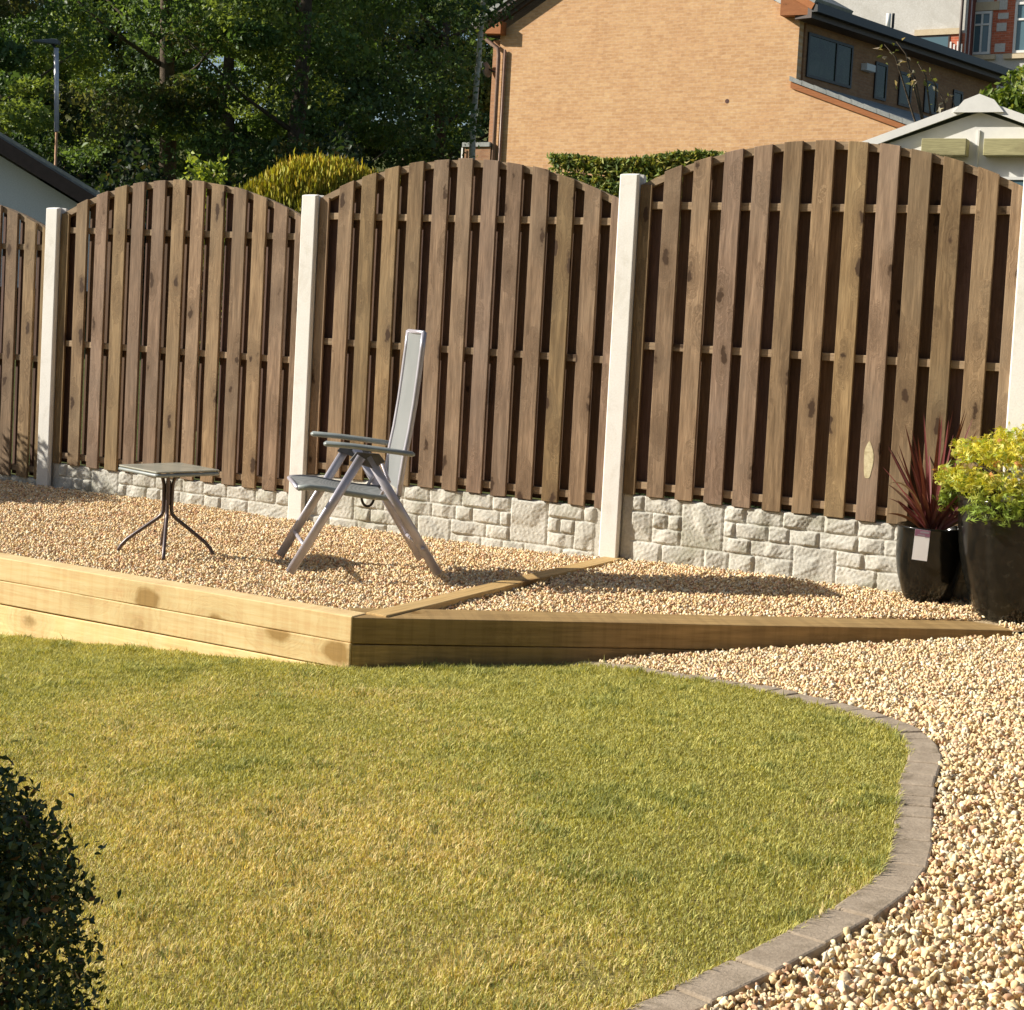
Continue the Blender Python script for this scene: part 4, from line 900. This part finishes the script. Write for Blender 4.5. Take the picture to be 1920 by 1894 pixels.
mb = MB(); mb.box(-1.45, -.02, -.86, -.802, K(10.48), K(10.66)); place(mb.build('lintel', M['sandstone'], terr), gA)
window(terr, gA, (0, 0, 0), -1.40, -.35, 9.4, 10.47, (), (), 'fascia', 'glass_teal', .02, .04, B2, y0=-.803)
mb = MB()
for i in range(4): mb.box(-.32+.11*i, -.27+.11*i, -.86, -.82, K(9.5), K(10.25-.08*(i % 2)))
place(mb.build('white_railing', M['white'], terr), gA)
mb = MB(); mb.prism([(-6.6, K(15)), (6.3, K(15)), (3.3, K(17.6)), (-3.3, K(17.6))], -1.0, 5.4); place(mb.build('roof', M['tile'], terr), gA)
# flue on the ridge line between houses
fl = tag(empty('roof_flue', (RL.x, RL.y, HB)), 'short white flue standing at the eaves of the brick house', 'flue')
qf = gv*.40+svd*3.02+Vector((0, 0, H_(8.2))); mb = MB(); mb.tube([qf, qf+Vector((0, 0, .32))], .055, .055, 10); mb.build('flue_pipe', M['white'], fl, smooth=True)
mb = MB(); mb.tube([qf+Vector((.11, 0, 0)), qf+Vector((.11, 0, .33))], .03, .03, 8); mb.build('flue_bracket', M['dark'], fl)

# ---------------------------------------------------------------- white summerhouse
shA = math.radians(-26)
sh = tag(empty('summerhouse', (2.95, 11.2, .35), shA), 'white timber summerhouse gable with green planks, right of the fence', 'summerhouse')
Z0 = .35
def S_(z): return z-Z0
AX = .18; AZ = 2.70
mb = MB(); mb.prism([(AX-1.05, S_(Z0)), (AX+1.05, S_(Z0)), (AX+1.05, S_(2.38)), (AX, S_(2.745)), (AX-1.05, S_(2.38))], 0, .05); mb.build('gable_wall', M['white'], sh)
mb = MB(); mb.box(AX-1.05, AX-1.0, .051, 1.8, 0, S_(2.3)); mb.box(AX+1.0, AX+1.05, .051, 1.8, 0, S_(2.3)); mb.box(AX-.999, AX+.999, 1.75, 1.8, 0, S_(2.3)); mb.build('side_wall', M['white'], sh)
def sroof(u0, z0, u1, z1, y0, y1, th, nm, mat):
    dx, dz = u1-u0, z1-z0; l = math.hypot(dx, dz); nx, nz_ = -dz/l*th, dx/l*th
    if nz_ < 0: nx, nz_ = -nx, -nz_
    pts = [(u0, S_(z0)), (u1, S_(z1)), (u1+nx, S_(z1)+nz_), (u0+nx, S_(z0)+nz_)]
    if dx < 0: pts = pts[::-1]
    mb = MB(); mb.prism(pts, y0, y1); return mb.build(nm, mat, sh)
sroof(AX-1.25, 2.335, AX, 2.80, -.03, 1.9, .03, 'roof', M['tile']); sroof(AX+1.25, 2.335, AX, 2.80, -.03, 1.9, .03, 'roof', M['tile'])
sroof(AX-1.27, 2.30, AX-.02, 2.765, -.052, -.031, .055, 'bargeboard', M['white']); sroof(AX+1.27, 2.30, AX+.02, 2.765, -.052, -.031, .055, 'bargeboard', M['white'])
mb = MB(); mb.prism([(AX-.17, S_(2.735)), (AX+.17, S_(2.735)), (AX+.10, S_(2.82)), (AX, S_(2.86)), (AX-.10, S_(2.82))], -.066, -.053); mb.build('apex_cap', M['white'], sh)
for i, (a_, b_) in enumerate(((AX-.36, AX-.055), (AX+.06, AX+.55))):
    mb = MB(); mb.box(a_, b_, -.12, -.002, S_(2.435), S_(2.55)); mb.build('green_plank', M['olive'], sh, bevel=.004)
mb = MB(); mb.box(AX-.004, AX+.010, -.012, -.001, S_(Z0), S_(2.62)); mb.build('cover_strip', M['white'], sh)
window(sh, 0, (0, 0, 0), AX+.14, AX+.80, 1.5, 2.30, (), (), 'white', 'glass_teal', .02, .02, Z0)

# ---------------------------------------------------------------- bungalow and lamp post at the left
bA = math.radians(12)
bg_ = tag(empty('bungalow', (-5.86, 22.0, 1.2), bA), 'white bungalow gable in shade with dark sloping roof edge at the far left', 'bungalow')
def T_(z): return z-1.2
mb = MB(); mb.prism([(-8, 0), (.3, 0), (.3, T_(2.1)), (-5.5, T_(5.30)), (-8, T_(4.0))], 0, .3); mb.build('gable_wall', M['wall_white'], bg_)
mb = MB(); mb.prism([(-5.5, T_(5.32)), (.55, T_(1.99)), (.55, T_(2.19)), (-5.5, T_(5.52))], -.35, -.25); mb.build('bargeboard', M['fascia'], bg_)
mb = MB(); mb.prism([(-5.5, T_(5.36)), (.62, T_(2.0)), (.70, T_(2.16)), (-5.5, T_(5.60))], -.249, 7); mb.build('roof', M['tile_dark'] if 'tile_dark' in M else M['tile'], bg_)
mb = MB(); mb.prism([(-5.5, T_(5.53)), (.60, T_(2.20)), (.62, T_(2.24)), (-5.5, T_(5.57))], -.37, -.3505); mb.build('verge_trim', M['tile'], bg_)
mb = MB(); mb.prism([(-9, T_(3.4)), (-5.501, T_(5.36)), (-5.501, T_(5.60)), (-9, T_(3.64))], -.249, 7); mb.build('roof', M['tile'], bg_)
lamp = tag(empty('street_lamp', (-7.05, 24, gz(-7.05, 24)), 0), 'slim pale street lamp with a flat dark head in front of the trees', 'street lamp')
zl = 4.76-gz(-7.05, 24)
mb = MB(); mb.tube([(.06, 0, 0), (.05, 0, zl-1.2)], .021, .02, 10); mb.build('lower_pole', M['orange'], lamp, smooth=True)
mb = MB(); mb.tube([(.05, 0, zl-1.21), (.0, 0, zl+.02)], .037, .032, 10); mb.build('pole', M['galv'], lamp, smooth=True)
mb = MB(); mb.tube([(.0, 0, zl+.0), (-.06, 0, zl+.08), (-.02, 0, zl+.09)], .02, .02, 8); mb.build('bracket', M['dark'], lamp)
mb = MB(); mb.prism([(-.34, zl+.09), (.04, zl+.07), (.04, zl+.14), (-.04, zl+.15), (-.34, zl+.115)], -.07, .07); mb.build('lamp_head', plain('grey lamp head', (.10, .12, .13), .4), lamp, bevel=.01)

# ---------------------------------------------------------------- unseen house added behind the camera to block sky light
sky_block_house = tag(empty('sky_block_house', (0, -4.6, 0)), 'unseen brick house added behind the viewer to block sky light', 'house')
mb = MB(); mb.box(-14, 12, -7, 0, -.3, 6.4); mb.build('wall', M['brick_shade'], sky_block_house)
mb = MB(); mb.add([(-14.4, .4, 6.2), (12.4, .4, 6.2), (12.4, -3.5, 8.8), (-14.4, -3.5, 8.8), (12.4, -7.4, 6.2), (-14.4, -7.4, 6.2)], [(0, 1, 2, 3), (3, 2, 4, 5), (0, 3, 5), (1, 4, 2), (0, 5, 4, 1)]); mb.build('roof', M['tile'], sky_block_house)
for x_ in (-6, -2, 2.5, 5.8):
    for z_ in (.9, 3.6):
        mb = MB(); mb.box(x_-.7, x_+.7, .002, .05, z_, z_+1.1); wo = mb.build('window', M['white'], sky_block_house)
        mb = MB(); mb.box(x_-.62, x_+.62, .051, .055, z_+.08, z_+1.02); mb.build('pane', M['glass'], wo)

# ---------------------------------------------------------------- bushes at the upper right
shrub('leafy_bush', (4.95, 16, gz(4.95, 16)), (.62, .6, 1.5), 9000, .085, [(.20, .27, .04), (.12, .18, .03), (.30, .34, .07), (.06, .10, .02)], [.35, .3, .2, .15], 'bright green leafy bush above the summerhouse roof', 'bush', 'leaf', top=3.85, lump=.12, aspect=.5)
e = tag(empty('twig_branch_shrub', (4.32, 18, gz(4.3, 18))), 'thin dark branches with pale leaves in front of the brick house side wall', 'shrub')
mb = MB(); ends = []
for i in range(9):
    x1 = -.42+.13*i; z1 = 4.30-gz(4.3, 18)+.10-.10*i*.9+random.uniform(-.08, .12); mb.tube([(.4, 0, .3), (.35+.2*x1, 0, z1*.6), (x1*.9+.1, -.05, z1-.12), (x1, -.1, z1)], [.02, .015, .009, .004], None, 5)
    for k in range(7): ends.append((x1+random.uniform(-.10, .14), -.1+random.uniform(-.1, .1), z1+random.uniform(-.25, .06)))
mb.build('branch', M['bark'], e, smooth=True)
leaf_mesh('leaves', np.array(ends), rng.uniform(.05, .10, len(ends)), palette(len(ends), [(.45, .36, .26), (.20, .22, .07), (.55, .50, .40)], [.4, .35, .25]), M['leaf'], e, .5, .2)

scene.render.resolution_x = 1024; scene.render.resolution_y = 1010
